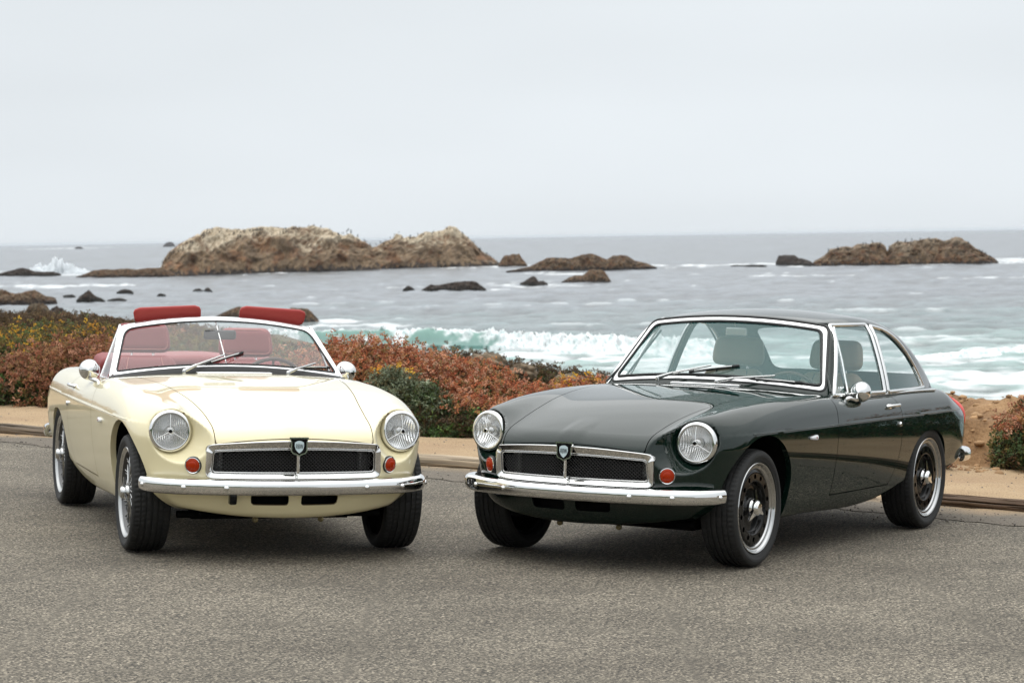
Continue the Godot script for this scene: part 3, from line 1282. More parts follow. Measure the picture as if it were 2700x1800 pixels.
	for q in 7:
		var x := (q - 3) * 0.05
		var sl := MB.new()
		sl.rbox(Transform3D(Basis(), Vector3(x, vy + 0.0098 - 0.055 * x * x, -0.884 - 0.25 * x * x)), Vector3(0.036, 0.003, 0.026), 0.0012, 2)
		put("vent_slot", sl, M.rubber, vent)
	# underbody bits: dark floor, cross member, bolts
	var fl := MB.new()
	fl.box(Transform3D(Basis(), Vector3(0, 0.215, -1.15)), Vector3(0.80, 0.03, 2.9))
	fl.box(Transform3D(Basis(), Vector3(0, 0.185, 0.0)), Vector3(0.78, 0.06, 0.10))
	fl.tube(PackedVector3Array([Vector3(-0.55, 0.24, 0.0), Vector3(0.55, 0.24, 0.0)]), 0.03, 10)
	fl.tube(PackedVector3Array([Vector3(-0.6, 0.283, -2.31), Vector3(0.6, 0.283, -2.31)]), 0.035, 10)
	fl.tube(PackedVector3Array([Vector3(-0.5, 0.20, 0.25), Vector3(0.5, 0.20, 0.25)]), 0.018, 10)
	put("underframe", fl, M.black, car)
	for s in [-1.0, 1.0]:
		var bo := MB.new()
		bo.lathe(along(Vector3(0, 0, 1), Vector3(0.16 * s + 0.01, 0.187, 0.40)), [Vector2(0.014, 0.0), Vector2(0.014, 0.012), Vector2(0.008, 0.014), Vector2(0.008, 0.026), Vector2(0, 0.028)], 12)
		put("towing_bolt", bo, M.brass, car)

func make_wipers(car: Node3D, list: Array, zf: Callable) -> void:
	for w in list:
		var g := node("wiper", car)
		var at := func(p, d): return Vector3(p[0], p[1], zf.call(p[0], p[1]) + d)
		var piv: Vector3 = at.call(w[0], 0.05)
		var joint: Vector3 = at.call(w[1], 0.035)
		var arm := MB.new()
		var mid := piv.lerp(joint, 0.30) + Vector3(0, 0.006, 0.008)
		arm.tube(PackedVector3Array([piv, mid]), 0.011, 8, false, 0.008)
		arm.tube(PackedVector3Array([mid, joint]), 0.0062, 8, false, 0.0045)
		arm.lathe(along(Vector3(0, 1, 0.2), piv + Vector3(0, -0.018, 0)), [Vector2(0.011, 0.0), Vector2(0.011, 0.02), Vector2(0.006, 0.028), Vector2(0, 0.03)], 20)
		put("wiper_arm", arm, M.satin, g)
		var b0: Vector3 = at.call(w[2], 0.014)
		var b1: Vector3 = at.call(w[3], 0.014)
		var bl := MB.new()
		var pth := PackedVector3Array()
		for q in 9:
			var f := q / 8.0
			var p := b0.lerp(b1, f)
			p.z = zf.call(p.x, p.y) + 0.010
			pth.append(p)
		bl.tube(pth, 0.0075, 6)
		put("wiper_blade", bl, M.rubber, g)
		var br := MB.new()
		br.tube(curve([pth[1] + Vector3(0, 0.002, 0.010), pth[4] + Vector3(0, 0.004, 0.020), pth[7] + Vector3(0, 0.002, 0.010)], 6), 0.004, 6)
		put("wiper_bridge", br, M.satin, g)

func make_seat(parent: Node3D, x: float, m: Material, pipe: Material, rise: float) -> void:
	var s := node("seat", parent, Transform3D(Basis(), Vector3(x, rise, 0)))
	var back := MB.new()
	back.rbox(Transform3D(Basis(Vector3.RIGHT, -0.26), Vector3(0, 0.60, -1.85)), Vector3(0.46, 0.53, 0.12), 0.055, 12, func(p): return Vector3(p.x * (1.0 - 0.65 * maxf(p.y, 0.0) - 3.4 * pow(maxf(p.y - 0.06, 0.0), 2.0)), p.y, p.z + 0.35 * p.x * p.x))
	put("backrest", back, m, s)
	var cu := MB.new()
	cu.rbox(Transform3D(Basis(Vector3.RIGHT, -0.12), Vector3(0, 0.36, -1.58)), Vector3(0.46, 0.14, 0.5), 0.06, 10)
	put("cushion", cu, m, s)
	var hr := node("headrest", s)
	var he := MB.new()
	var tr := Transform3D(Basis(Vector3.RIGHT, -0.16), Vector3(0, 0.955, -1.95))
	var bend := func(p): return Vector3(p.x * (1.0 - 3.2 * pow(maxf(p.y + 0.03, 0.0), 1.5)), p.y, p.z + 0.25 * p.x * p.x)
	he.rbox(tr, Vector3(0.308, 0.165, 0.085), 0.04, 12, bend)
	put("headrest_pad", he, m, hr)
	if pipe:
		var loop := PackedVector3Array()
		for p in rounded([[-0.133, -0.068, 0.03], [0.133, -0.068, 0.03], [0.133, 0.068, 0.05], [-0.133, 0.068, 0.05]], 6):
			var q: Vector3 = bend.call(Vector3(p.x, p.y, 0.036))
			loop.append(tr * q)
		var pm := MB.new()
		pm.tube(loop, 0.0024, 6, true)
		put("headrest_piping", pm, pipe, hr)
	# stitched seams on the backrest's face
	for e in [-0.125, 0.125]:
		var seam := PackedVector3Array()
		var tb := Transform3D(Basis(Vector3.RIGHT, -0.26), Vector3(0, 0.60, -1.85))
		for q in 9:
			var yy := lerpf(-0.2, 0.245, q / 8.0)
			var xx: float = e * (1.0 - 0.65 * maxf(yy, 0.0) - 3.4 * pow(maxf(yy - 0.06, 0.0), 2.0))
			seam.append(tb * Vector3(xx, yy, 0.0605 + 0.35 * xx * xx - 0.004 * smoothstep(0.22, 0.245, yy)))
		var sm := MB.new()
		sm.tube(seam, 0.003, 5)
		put("seam", sm, pipe if pipe else M.trim, s)
	for e in [-0.06, 0.06]:
		var post := MB.new()
		post.tube(PackedVector3Array([Vector3(e, 0.82, -1.925), Vector3(e, 0.90, -1.945)]), 0.007, 8)
		put("headrest_post", post, M.chrome, hr)

func make_steering(car: Node3D) -> void:
	var g := node("steering_wheel", car, Transform3D(Basis(Vector3.RIGHT, -1.15), Vector3(0.295, 0.715, -1.36)))
	var loop := PackedVector3Array()
	for k in 48:
		loop.append(Vector3(cos(TAU * k / 48.0) * 0.178, 0, sin(TAU * k / 48.0) * 0.178))
	var r := MB.new()
	r.tube(loop, 0.011, 8, true)
	put("wheel_rim", r, M.wood, g)
	var sp := MB.new()
	for e in 3:
		var an := TAU * e / 3.0 + PI / 2
		sp.tube(PackedVector3Array([Vector3.ZERO, Vector3(cos(an) * 0.172, 0.0, sin(an) * 0.172)]), 0.008, 6)
	sp.lathe(Transform3D(), [Vector2(0.035, -0.02), Vector2(0.035, 0.01), Vector2(0, 0.02)], 24)
	put("wheel_spokes", sp, M.satin, g)

func make_common(car: Node3D, k: String, opening: Callable) -> void:
	var shell := half_shell.cut(half_shell.values(opening))
	# openings of the grille and of the two slots below it
	var hole := rounded([[-0.40, 0.548, 0.025], [-0.2, 0.562, 0.0], [0.0, 0.566, 0.0], [0.2, 0.562, 0.0], [0.40, 0.548, 0.025], [0.40, 0.412, 0.02], [-0.40, 0.412, 0.02]], 4)
	var slot := rounded([[0.030, 0.325, 0.016], [0.212, 0.325, 0.016], [0.206, 0.272, 0.016], [0.030, 0.270, 0.016]], 4)
	var cutf := func(p: Vector3, _n: Vector3):
		if p.z < 0.36 or p.x > 0.45:
			return -1.0
		return -minf(sd_poly(Vector2(p.x, p.y), hole), sd_poly(Vector2(p.x, p.y), slot))
	shell = shell.cut(shell.values(cutf))
	var inner := shell.offset(-0.008)
	var vb := shell.values(bonnet_f)
	var bonnet := shell.cut(vb, -0.0021)
	for q in vb.size():
		vb[q] = -vb[q]
	var rest := shell.cut(vb, -0.0021)
	var vd := rest.values(door_f)
	var door := rest.cut(vd, -0.0028)
	for q in vd.size():
		vd[q] = -vd[q]
	rest = rest.cut(vd, -0.0028)
	put("body", rest.both(), M[k], car)
	put("bonnet", bonnet.both(), M[k], car)
	put("door", door, M[k], car)
	put("door", door.mirrored(), M[k], car)
	put("gap_shade_shell", inner.both(), M.seam if k == "cream" else M.black, car)  # added backing sheet; its dark colour paints the shade in the panel gaps
	var sb := MB.new()
	for s in [-1.0, 1.0]:
		sb.rbox(Transform3D(Basis(Vector3.UP, 0.2 * s), Vector3(0.12 * s, 0.298, 0.54)), Vector3(0.20, 0.066, 0.03), 0.005, 3)
	put("slot_shade_backing", sb, M.black, car)  # added black blocks behind the slots, painting the shade inside them
	# arch lips and wheel wells
	for fr in [true, false]:
		var line := arch_line(fr)
		var grown := arch_line(fr, 0.012)
		var a := []
		var b := []
		var w0 := []
		var w1 := []
		for q in line.size():
			a.append(line[q])
			b.append(line[q] - Vector3(0.028, 0, 0))
			w0.append(grown[q] - Vector3(0.016, 0, 0))
			w1.append(Vector3(0.40, grown[q].y, grown[q].z))
		var lip := MB.new()
		lip.grid([a, b])
		var well := MB.new()
		well.grid([w0, w1])
		var back := PackedVector3Array(w1)
		fan(back, Vector3.RIGHT, well)
		for s in 2:
			put("arch_lip", lip if s == 0 else lip.mirrored(), M[k], car)
			put("wheel_well", well if s == 0 else well.mirrored(), M.black, car)
	make_lamps(car)
	make_grille(car)
	make_bumpers(car)
	make_details(car, k)
	var kind := "wire" if k == "cream" else "steel"
	for s in [1.0, -1.0]:
		for z in [0.0, -2.31]:
			var w := make_wheel(kind, car)
			w.transform = Transform3D(Basis() if s > 0 else Basis(Vector3.UP, PI), Vector3(0.622 * s, 0.283, z))

func make_roadster() -> void:
	var car := node("convertible_car", self, on_land(Vector3(-1.1849, 0, -13.0771), 0.303919))
	tag(car, "cream open-top sports car with red leather seats, wire wheels and chrome bumper", "car", "classic sports cars parked on the road")
	var rim := rounded([[-0.60, -1.03, 0.05], [0.60, -1.03, 0.05], [0.60, -2.02, 0.14], [0.50, -2.14, 0.1], [-0.50, -2.14, 0.1], [-0.60, -2.02, 0.14]], 3)
	make_common(car, "cream", func(p: Vector3, n: Vector3): return -sd_poly(Vector2(p.x, p.z), rim) if p.y > 0.6 and n.y > -0.2 and p.z < -0.8 else -1.0)
	# windscreen
	var zf := func(x: float, y: float): return -0.965 - 1.5 * (y - 0.814) - 0.33 * x * x
	var ws := node("windscreen", car)
	var gt := func(x: float): return 1.078 - 0.20 * x * x
	var gb := func(x: float): return 0.858 - 0.128 * x * x
	var gw := func(f: float): return 0.503 if f > 0.5 else 0.592
	var ot := func(x: float): return 1.100 - 0.20 * x * x
	var ob := func(x: float): return 0.846 - 0.140 * x * x
	var ow := func(f: float): return 0.534 if f > 0.5 else 0.617
	var fr := [frame_loop(gt, gb, gw, 0.045, zf, -0.012, 0.0, 0.018), frame_loop(gt, gb, gw, 0.045, zf, 0.004, 0.0, 0.018), frame_loop(gt, gb, gw, 0.045, zf, 0.010, 0.004, 0.018), frame_loop(ot, ob, ow, 0.045, zf, 0.010, -0.004, 0.018), frame_loop(ot, ob, ow, 0.045, zf, 0.002, 0.0, 0.018), frame_loop(ot, ob, ow, 0.045, zf, -0.012, 0.0, 0.018), frame_loop(gt, gb, gw, 0.045, zf, -0.0125, 0.0, 0.018)]
	put("windscreen_frame", loops_mesh(fr), mat(lin(0.75, 0.76, 0.76), 0.16, 0.85), ws)
	var seal := MB.new()
	seal.tube(frame_loop(gt, gb, gw, 0.043, zf, 0.005, -0.002, 0.016), 0.0052, 6, true)
	put("windscreen_seal", seal, M.rubber, ws)
	var gl := MB.new()
	var rows := []
	for q in 13:
		var row := []
		for k in 25:
			var f := q / 12.0
			var x := lerpf(-1, 1, k / 24.0) * (lerpf(0.592, 0.503, f) + 0.012)
			var y := lerpf(gb.call(x) - 0.006, gt.call(x) + 0.006, f)
			row.append(Vector3(x, y, zf.call(x, y) - 0.002))
		rows.append(row)
	gl.grid(rows)
	if gl.n[100].z < 0:
		for q in gl.n.size():
			gl.n[q] = -gl.n[q]
	put("windscreen_glass", gl, M.glass, ws)
	var rub := MB.new()
	var r0 := []
	var r1 := []
	var r2 := []
	for k in 33:
		var x := lerpf(-0.635, 0.635, k / 32.0)
		var y: float = ob.call(x) + 0.002
		var z: float = zf.call(x, y)
		r0.append(Vector3(x, y, z + 0.008))
		var yb := solve_y(f_body, minf(absf(x), 0.62), z + 0.035) - 0.004
		r1.append(Vector3(x, lerpf(y, yb, 0.5), z + 0.026))
		r2.append(Vector3(x, yb, z + 0.036))
	rub.grid([r0, r1, r2])
	if rub.n[40].z < 0:
		for q in rub.n.size():
			rub.n[q] = -rub.n[q]
	put("scuttle_seal", rub, M.rubber, ws)
	var rod := MB.new()
	rod.tube(PackedVector3Array([Vector3(-0.01, 0.85, zf.call(0, 0.85) - 0.02), Vector3(-0.01, 1.085, zf.call(0, 1.085) - 0.02)]), 0.0035, 8)
	put("mirror_rod", rod, M.chrome, ws)
	var mir := node("rear_view_mirror", car)
	var mm := MB.new()
	mm.rbox(Transform3D(Basis(Vector3.UP, 0.1), Vector3(0.0, 1.005, -1.30)), Vector3(0.18, 0.052, 0.03), 0.014, 6)
	put("mirror_case", mm, M.trim, mir)
	for s in [-1.0, 1.0]:
		var vi := MB.new()
		vi.rbox(Transform3D(Basis(Vector3.FORWARD, 0.055 * s) * Basis(Vector3.RIGHT, 0.25), Vector3(0.288 * s + 0.028, 1.106, -1.445)), Vector3(0.365, 0.092, 0.026), 0.0125, 10, func(p): return Vector3(p.x * (1.0 + 0.4 * (p.y + 0.01) * (1.0 if p.x * s > 0 else 0.0)), p.y * sqrt(1.0 - 0.8 * pow(clampf((absf(p.x) - 0.155) / 0.0275, 0.0, 1.0), 2.0)), p.z * (1.0 - 0.25 * absf(p.y) / 0.046)))
		put("sun_visor", vi, M.visor, car)
	# quarterlight posts on the doors
	for s in [-1.0, 1.0]:
		var q := node("quarterlight", car)
		var bx := solve_x(f_body, 0.765, -1.10) - 0.03
		var lo := Vector3((bx - 0.012) * s, 0.77, -1.05)
		var loop := curve([lo, Vector3((bx - 0.062) * s, 0.90, -1.21), Vector3((bx - 0.118) * s, 1.045, -1.405)], 6)
		var f := MB.new()
		f.tube(loop, 0.0085, 8)
		f.tube(PackedVector3Array([Vector3((bx - 0.118) * s, 1.045, -1.405), Vector3((bx - 0.01) * s, 0.775, -1.34)]), 0.007, 8)
		f.tube(PackedVector3Array([lo, Vector3((bx - 0.01) * s, 0.772, -1.34)]), 0.009, 8)
		put("quarterlight_frame", f, M.chrome, q)
		var pane := MB.new()
		pane.flat(lo, Vector3((bx - 0.118) * s, 1.045, -1.405), Vector3((bx - 0.01) * s, 0.775, -1.34), Vector3(s, 0.2, 0).normalized())
		put("quarterlight_pane", pane, M.glass, q)
	make_wipers(car, [[[-0.255, 0.826], [-0.018, 0.908], [-0.125, 0.861], [0.090, 0.919]], [[0.301, 0.820], [0.480, 0.866], [0.390, 0.845], [0.562, 0.842]]], zf)
	# inside
	for s in [-1.0, 1.0]:
		make_seat(car, 0.292 * s - 0.018, M.red, M.piping, -0.016 if s > 0 else 0.004)
	var tub := MB.new()
	tub.box(Transform3D(Basis(), Vector3(0, 0.27, -1.6)), Vector3(1.2, 0.04, 1.2))
	put("cabin_floor", tub, M.trim, car)
	for s in [-1.0, 1.0]:
		var dp := MB.new()
		dp.rbox(Transform3D(Basis(), Vector3(0.61 * s, 0.54, -1.56)), Vector3(0.04, 0.48, 1.1), 0.018, 6)
		put("door_panel", dp, M.red, car)
		var cap := MB.new()
		var cp := []
		for q in 12:
			var z := lerpf(-1.28, -2.06, q / 11.0)
			cp.append(Vector3(0.615 * s, solve_y(f_body, 0.615, z) + 0.004, z))
		cap.tube(PackedVector3Array(cp), 0.016, 8)
		put("door_top_trim", cap, M.red, car)
	var bulk := MB.new()
	bulk.rbox(Transform3D(Basis(), Vector3(0, 0.58, -2.13)), Vector3(1.16, 0.44, 0.06), 0.025, 8)
	put("rear_bulkhead", bulk, M.red, car)
	var hood := MB.new()
	hood.rbox(Transform3D(Basis(Vector3.RIGHT, 0.05), Vector3(0, 0.812, -2.27)), Vector3(1.04, 0.105, 0.34), 0.05, 14, func(p): return Vector3(p.x, p.y * (1.0 - 0.25 * absf(p.x)) - 0.03 * p.x * p.x + 0.004 * sin(p.x * 23.0), p.z + 0.12 * p.x * p.x))
	put("folded_hood_cover", hood, M.red, car)
	var dash := MB.new()
	dash.rbox(Transform3D(Basis(Vector3.RIGHT, 0.1), Vector3(0, 0.74, -1.10)), Vector3(1.18, 0.10, 0.16), 0.04, 10)
	put("dashboard", dash, M.trim, car)
	make_steering(car)
	var hook := MB.new()
	hook.rbox(Transform3D(Basis(), Vector3(-0.302, 0.305, 0.615)), Vector3(0.034, 0.05, 0.05), 0.008, 4, func(p): return Vector3(p.x, p.y, p.z - 0.4 * maxf(-p.y, 0.0)))
	put("towing_hook", hook, M.gloss_black, car)

func make_coupe() -> void:
	var car := node("fastback_car", self, on_land(Vector3(0.58086, 0, -13.0996), -0.512108))
	tag(car, "dark green hardtop fastback sports car with black wheels and chrome trim rings", "car", "classic sports cars parked on the road")
	var rim := rounded([[-0.57, -1.02, 0.05], [0.57, -1.02, 0.05], [0.585, -2.2, 0.1], [0.48, -2.86, 0.1], [-0.48, -2.86, 0.1], [-0.585, -2.2, 0.1]], 3)
	make_common(car, "green", func(p: Vector3, n: Vector3): return -sd_poly(Vector2(p.x, p.z), rim) if p.y > 0.6 and n.y > -0.2 and p.z < -0.8 else -1.0)
	var h := nets(f_cabin, Vector3(-0.0125, 0.61, -3.16), Vector3(0.72, 1.24, -0.80), 0.0125, 0.10)
	h = h.cut(h.values(func(p, _n): return -p.x))
	h = h.cut(h.values(func(p, n): return 1.0 if n.y < -0.6 else (0.742 if p.z > -2.5 else lerpf(0.742, 0.66, clampf((-2.5 - p.z) / 0.4, 0.0, 1.0))) - p.y))
	var scr_z := func(x: float, y: float): return -0.904 - 1.0 * (y - 0.821) - 0.33 * x * x
	var st := func(x: float): return 1.146 - 0.145 * x * x
	var sb := func(x: float): return 0.858 - 0.098 * x * x
	var sw := func(f: float): return 0.492 if f > 0.5 else 0.600
	var loop := frame_loop(st, sb, sw, 0.03, scr_z, 0.0)
	var scr := PackedVector2Array()
	for p in loop:
		scr.append(Vector2(p.x, p.y))
	var side_door := rounded([[-1.04, 0.782, 0.02], [-1.345, 1.134, 0.03], [-1.805, 1.132, 0.015], [-1.750, 0.774, 0.012]], 4)
	var side_rear := rounded([[-1.802, 0.773, 0.012], [-1.856, 1.124, 0.02], [-2.06, 1.100, 0.10], [-2.255, 1.010, 0.10], [-2.425, 0.850, 0.06], [-2.485, 0.772, 0.02]], 4)
	var tail := rounded([[-0.46, 0.83, 0.05], [0.46, 0.83, 0.05], [0.405, 1.085, 0.07], [0.0, 1.112, 0.0], [-0.405, 1.085, 0.07]], 4)
	var which := func(p: Vector3, n: Vector3, w: int) -> float:
		if w == 0:
			return sd_poly(Vector2(p.x, p.y), scr) if n.z > 0.35 and p.z > -1.5 else 0.2
		if w == 1:
			return sd_poly(Vector2(p.z, p.y), side_door) if n.x > 0.6 else 0.2
		if w == 2:
			return sd_poly(Vector2(p.z, p.y), side_rear) if n.x > 0.5 else 0.2
		return sd_poly(Vector2(p.x, p.y), tail) if n.z < -0.2 and n.x < 0.7 and p.z < -2.0 else 0.2
	var names := ["windscreen_glass", "door_glass", "quarter_glass", "tailgate_glass"]
	var paint := h
	for w in 4:
		var vv := paint.values(func(p, n): return which.call(p, n, w))
		var pane := paint.cut(vv, 0.0)
		for q in vv.size():
			vv[q] = -vv[q]
		paint = paint.cut(vv, 0.0)
		if w == 0 or w == 3:
			put(names[w], pane.both(), M.glass_tint, car)
		else:
			put(names[w], pane, M.glass_tint, car)
			put(names[w], pane.mirrored(), M.glass_tint, car)
	put("roof_shell", paint.both(), M.green, car)
	put("headlining", paint.offset(-0.014).both(), M.trim, car)
	# chrome strip and rubber round the windscreen
	var seal := MB.new()
	seal.tube(frame_loop(st, sb, sw, 0.03, scr_z, 0.003, -0.006), 0.0075, 6, true)
	put("windscreen_seal", seal, M.rubber, car)
	var strip := loops_mesh([frame_loop(st, sb, sw, 0.034, scr_z, 0.003, 0.0), frame_loop(st, sb, sw, 0.034, scr_z, 0.009, 0.004), frame_loop(st, sb, sw, 0.034, scr_z, 0.009, 0.013), frame_loop(st, sb, sw, 0.034, scr_z, 0.003, 0.017)])
	put("windscreen_trim", strip, M.chrome, car)
	var outer := MB.new()
	outer.tube(frame_loop(st, sb, sw, 0.036, scr_z, -0.004, 0.021), 0.008, 6, true)
	put("windscreen_rubber", outer, M.rubber, car)
	# chrome frames of the side windows
	for s in [1.0, -1.0]:
		for w in 2:
			var poly := dense(side_door if w == 0 else side_rear, 0.04)
			var lp := PackedVector3Array()
			var lq := PackedVector3Array()
			for p in poly:
				var x := solve_x(f_cabin, p.y, p.x, 0.2, 0.9)
				lp.append(Vector3((x + 0.003) * s, p.y, p.x))
			var c := Vector3.ZERO
			for p in lp:
				c += p
			c /= lp.size()
			for p in lp:
				lq.append(p.lerp(c, 0.022) - Vector3(0.002 * s, 0, 0))
			var f := MB.new()
			f.tube(lp, 0.012, 8, true)
			put("window_trim", f, M.chrome, car)
			var se := MB.new()
			se.tube(lq, 0.006, 6, true)
			put("window_seal", se, M.rubber, car)
		# quarterlight divider and its catch
		var a := Vector3(solve_x(f_cabin, 0.78, -1.24, 0.2, 0.9) * s, 0.78, -1.24)
		var b := Vector3(solve_x(f_cabin, 1.125, -1.385, 0.2, 0.9) * s, 1.125, -1.385)
		var dv := MB.new()
		dv.tube(PackedVector3Array([a, a.lerp(b, 0.5) + Vector3(0.006 * s, 0, 0), b]), 0.0085, 8)
		put("quarterlight_divider", dv, M.chrome, car)
		var dv2 := MB.new()
		dv2.tube(PackedVector3Array([a + Vector3(0, 0.02, 0.025), b + Vector3(0, -0.05, 0.014)]), 0.006, 8)
		put("quarterlight_seal", dv2, M.rubber, car)
		var cat := MB.new()
		cat.rbox(Transform3D(Basis(), a.lerp(b, 0.06) + Vector3(-0.01 * s, 0.012, 0.055)), Vector3(0.02, 0.02, 0.05), 0.006, 4)
		put("quarterlight_catch", cat, M.chrome, car)
		# rain gutter along the roof edge
		var gp := []
		for q in 26:
			var f2 := q / 25.0
			var z := lerpf(-1.31, -2.36, f2)
			var y := lerpf(1.142, 1.138, f2) - 0.245 * pow(maxf(f2 - 0.42, 0.0) / 0.58, 2.0)
			gp.append(Vector3((solve_x(f_cabin, y, z, 0.1, 0.9) + 0.002) * s, y, z))
		gp.push_front(Vector3(0.648 * s, 0.80, -1.015))
		var gu := MB.new()
		gu.tube(PackedVector3Array(gp), 0.0065, 6)
		put("rain_gutter", gu, M.green, car)
		var wl := MB.new()
		var wp := []
		for q in 30:
			var z := lerpf(-1.02, -2.52, q / 29.0)
			wp.append(Vector3(0.655 * s, solve_y(f_body, 0.655, z) + 0.006, z))
		wl.tube(PackedVector3Array(wp), 0.0075, 8)
		put("waist_trim", wl, M.chrome, car)
	make_wipers(car, [[[-0.285, 0.840], [-0.005, 0.914], [-0.128, 0.875], [0.140, 0.917]], [[0.070, 0.838], [0.358, 0.875], [0.225, 0.857], [0.500, 0.843]]], scr_z)
	for s in [-1.0, 1.0]:
		make_seat(car, 0.295 * s, M.tan, null, 0.0)
	var tub := MB.new()
	tub.box(Transform3D(Basis(), Vector3(0, 0.27, -1.6)), Vector3(1.2, 0.04, 1.2))
	put("cabin_floor", tub, M.trim, car)
	for s in [-1.0, 1.0]:
		var dp := MB.new()
		dp.rbox(Transform3D(Basis(), Vector3(0.60 * s, 0.52, -1.85)), Vector3(0.04, 0.46, 1.7), 0.018, 6)
		put("door_panel", dp, M.trim, car)
	var sh := MB.new()
	sh.box(Transform3D(Basis(Vector3.RIGHT, -0.03), Vector3(0, 0.60, -2.5)), Vector3(1.1, 0.04, 0.8))
	put("luggage_floor", sh, M.trim, car)
	var dash := MB.new()
	dash.rbox(Transform3D(Basis(Vector3.RIGHT, 0.1), Vector3(0, 0.755, -1.14)), Vector3(1.16, 0.10, 0.18), 0.04, 10)
	put("dashboard", dash, M.trim, car)
	make_steering(car)
	var mir := node("rear_view_mirror", car)
	var mm := MB.new()
	mm.rbox(Transform3D(Basis(Vector3.UP, 0.15), Vector3(-0.015, 1.085, -1.29)), Vector3(0.115, 0.055, 0.022), 0.006, 6)
	put("mirror_case", mm, M.satin, mir)
	var ro := MB.new()
	ro.tube(PackedVector3Array([Vector3(-0.015, 1.10, -1.29), Vector3(-0.015, 1.135, -1.26)]), 0.004, 6)
	put("mirror_stem", ro, M.chrome, mir)
# ---------------------------------------------------------------- land, sea, rocks, plants
var cam: Camera3D
const SEA := -5.5
var rng := RandomNumberGenerator.new()

func ray_px(x: float, y: float) -> Vector3:
	return cam.transform.basis * Vector3((x - 1350.0) / 7020.0, (900.0 - y) / 7020.0, -1.0)

func sea_at(x: float, y: float) -> Vector3:
	var d := ray_px(x, y)
	return cam.transform.origin + d * ((SEA - cam.transform.origin.y) / d.y)

# s runs along the road's edge to the right, t away from the road towards the sea
func st(s: float, t: float) -> Vector3:
	return Vector3(-0.45 + 0.835 * s + 0.55 * t, 0.0, -18.7 + 0.55 * s - 0.835 * t)

var n_land := noise(3, 0.35, 4)
var n_fine := noise(4, 2.6, 3)

func land_y(s: float, t: float) -> float:
	# the sand starts at the road's edge, half a metre before the log's line
	var rough := n_land.get_noise_2d(s, t)
	var q := st(s, t)
	var a := q.x / maxf(-q.z, 6.0)
	var y := 0.020 * n_fine.get_noise_2d(s, t) * smoothstep(-1.2, 0.2, t) + 0.006
	y += 0.03 * rough * smoothstep(0.2, 2.0, t)
	var sandy := smoothstep(0.10, 0.145, a) * (1.0 - smoothstep(0.215, 0.26, a))
	# bank below the shrubs, eroded sandy bluff on the right
	var bank := smoothstep(1.9, 4.2, t) * (0.13 + 0.06 * rough)
	var cut := 2.35 + 0.45 * rough
	cut += 0.22 * n_land.get_noise_2d(s * 2.6, 31.0) + 0.10 * n_land.get_noise_2d(s * 7.0, 11.0)
	var bluff := smoothstep(cut, cut + 0.10, t) * 0.16 + smoothstep(cut + 0.16, cut + 0.30, t) * (0.17 + 0.10 * rough) + smoothstep(cut + 0.5, cut + 1.6, t) * (0.13 + 3.2 * clampf(a - 0.165, 0.0, 0.05))
	bluff += (0.17 * n_land.get_noise_2d(s * 3.0 + 40.0, t * 3.0) + 0.05 * n_fine.get_noise_2d(s * 1.3, t * 1.3)) * smoothstep(2.2, 3.0, t)
	y += lerpf(bank, bluff, sandy)
	# higher ground behind on the left, sinking to the right
	y += 0.34 * smoothstep(4.0, 11.0, t) * smoothstep(-0.085, -0.16, a) * (1.0 + 0.25 * rough)
	y += 0.14 * smoothstep(4.0, 9.0, t) * smoothstep(0.0, -0.06, a) * (1.0 - smoothstep(-0.085, -0.16, a)) * (1.0 + 0.4 * rough)
	# down to the water
	var edge := lerpf(13.0, 8.0, smoothstep(-0.10, 0.0, a))
	edge = lerpf(edge, 4.6, smoothstep(0.04, 0.12, a)) + 1.0 * rough
	y -= 8.5 * smoothstep(edge, edge + 15.0, t) + 0.22 * smoothstep(edge - 3.0, edge + 1.0, t)
	return y

func axis(parts: Array) -> PackedFloat32Array:
	var o := PackedFloat32Array()
	for p in parts:
		var v: float = p[0]
		while v < p[1] - 1e-4:
			o.append(v)
			v += p[2]
	o.append(parts[-1][1])
	return o

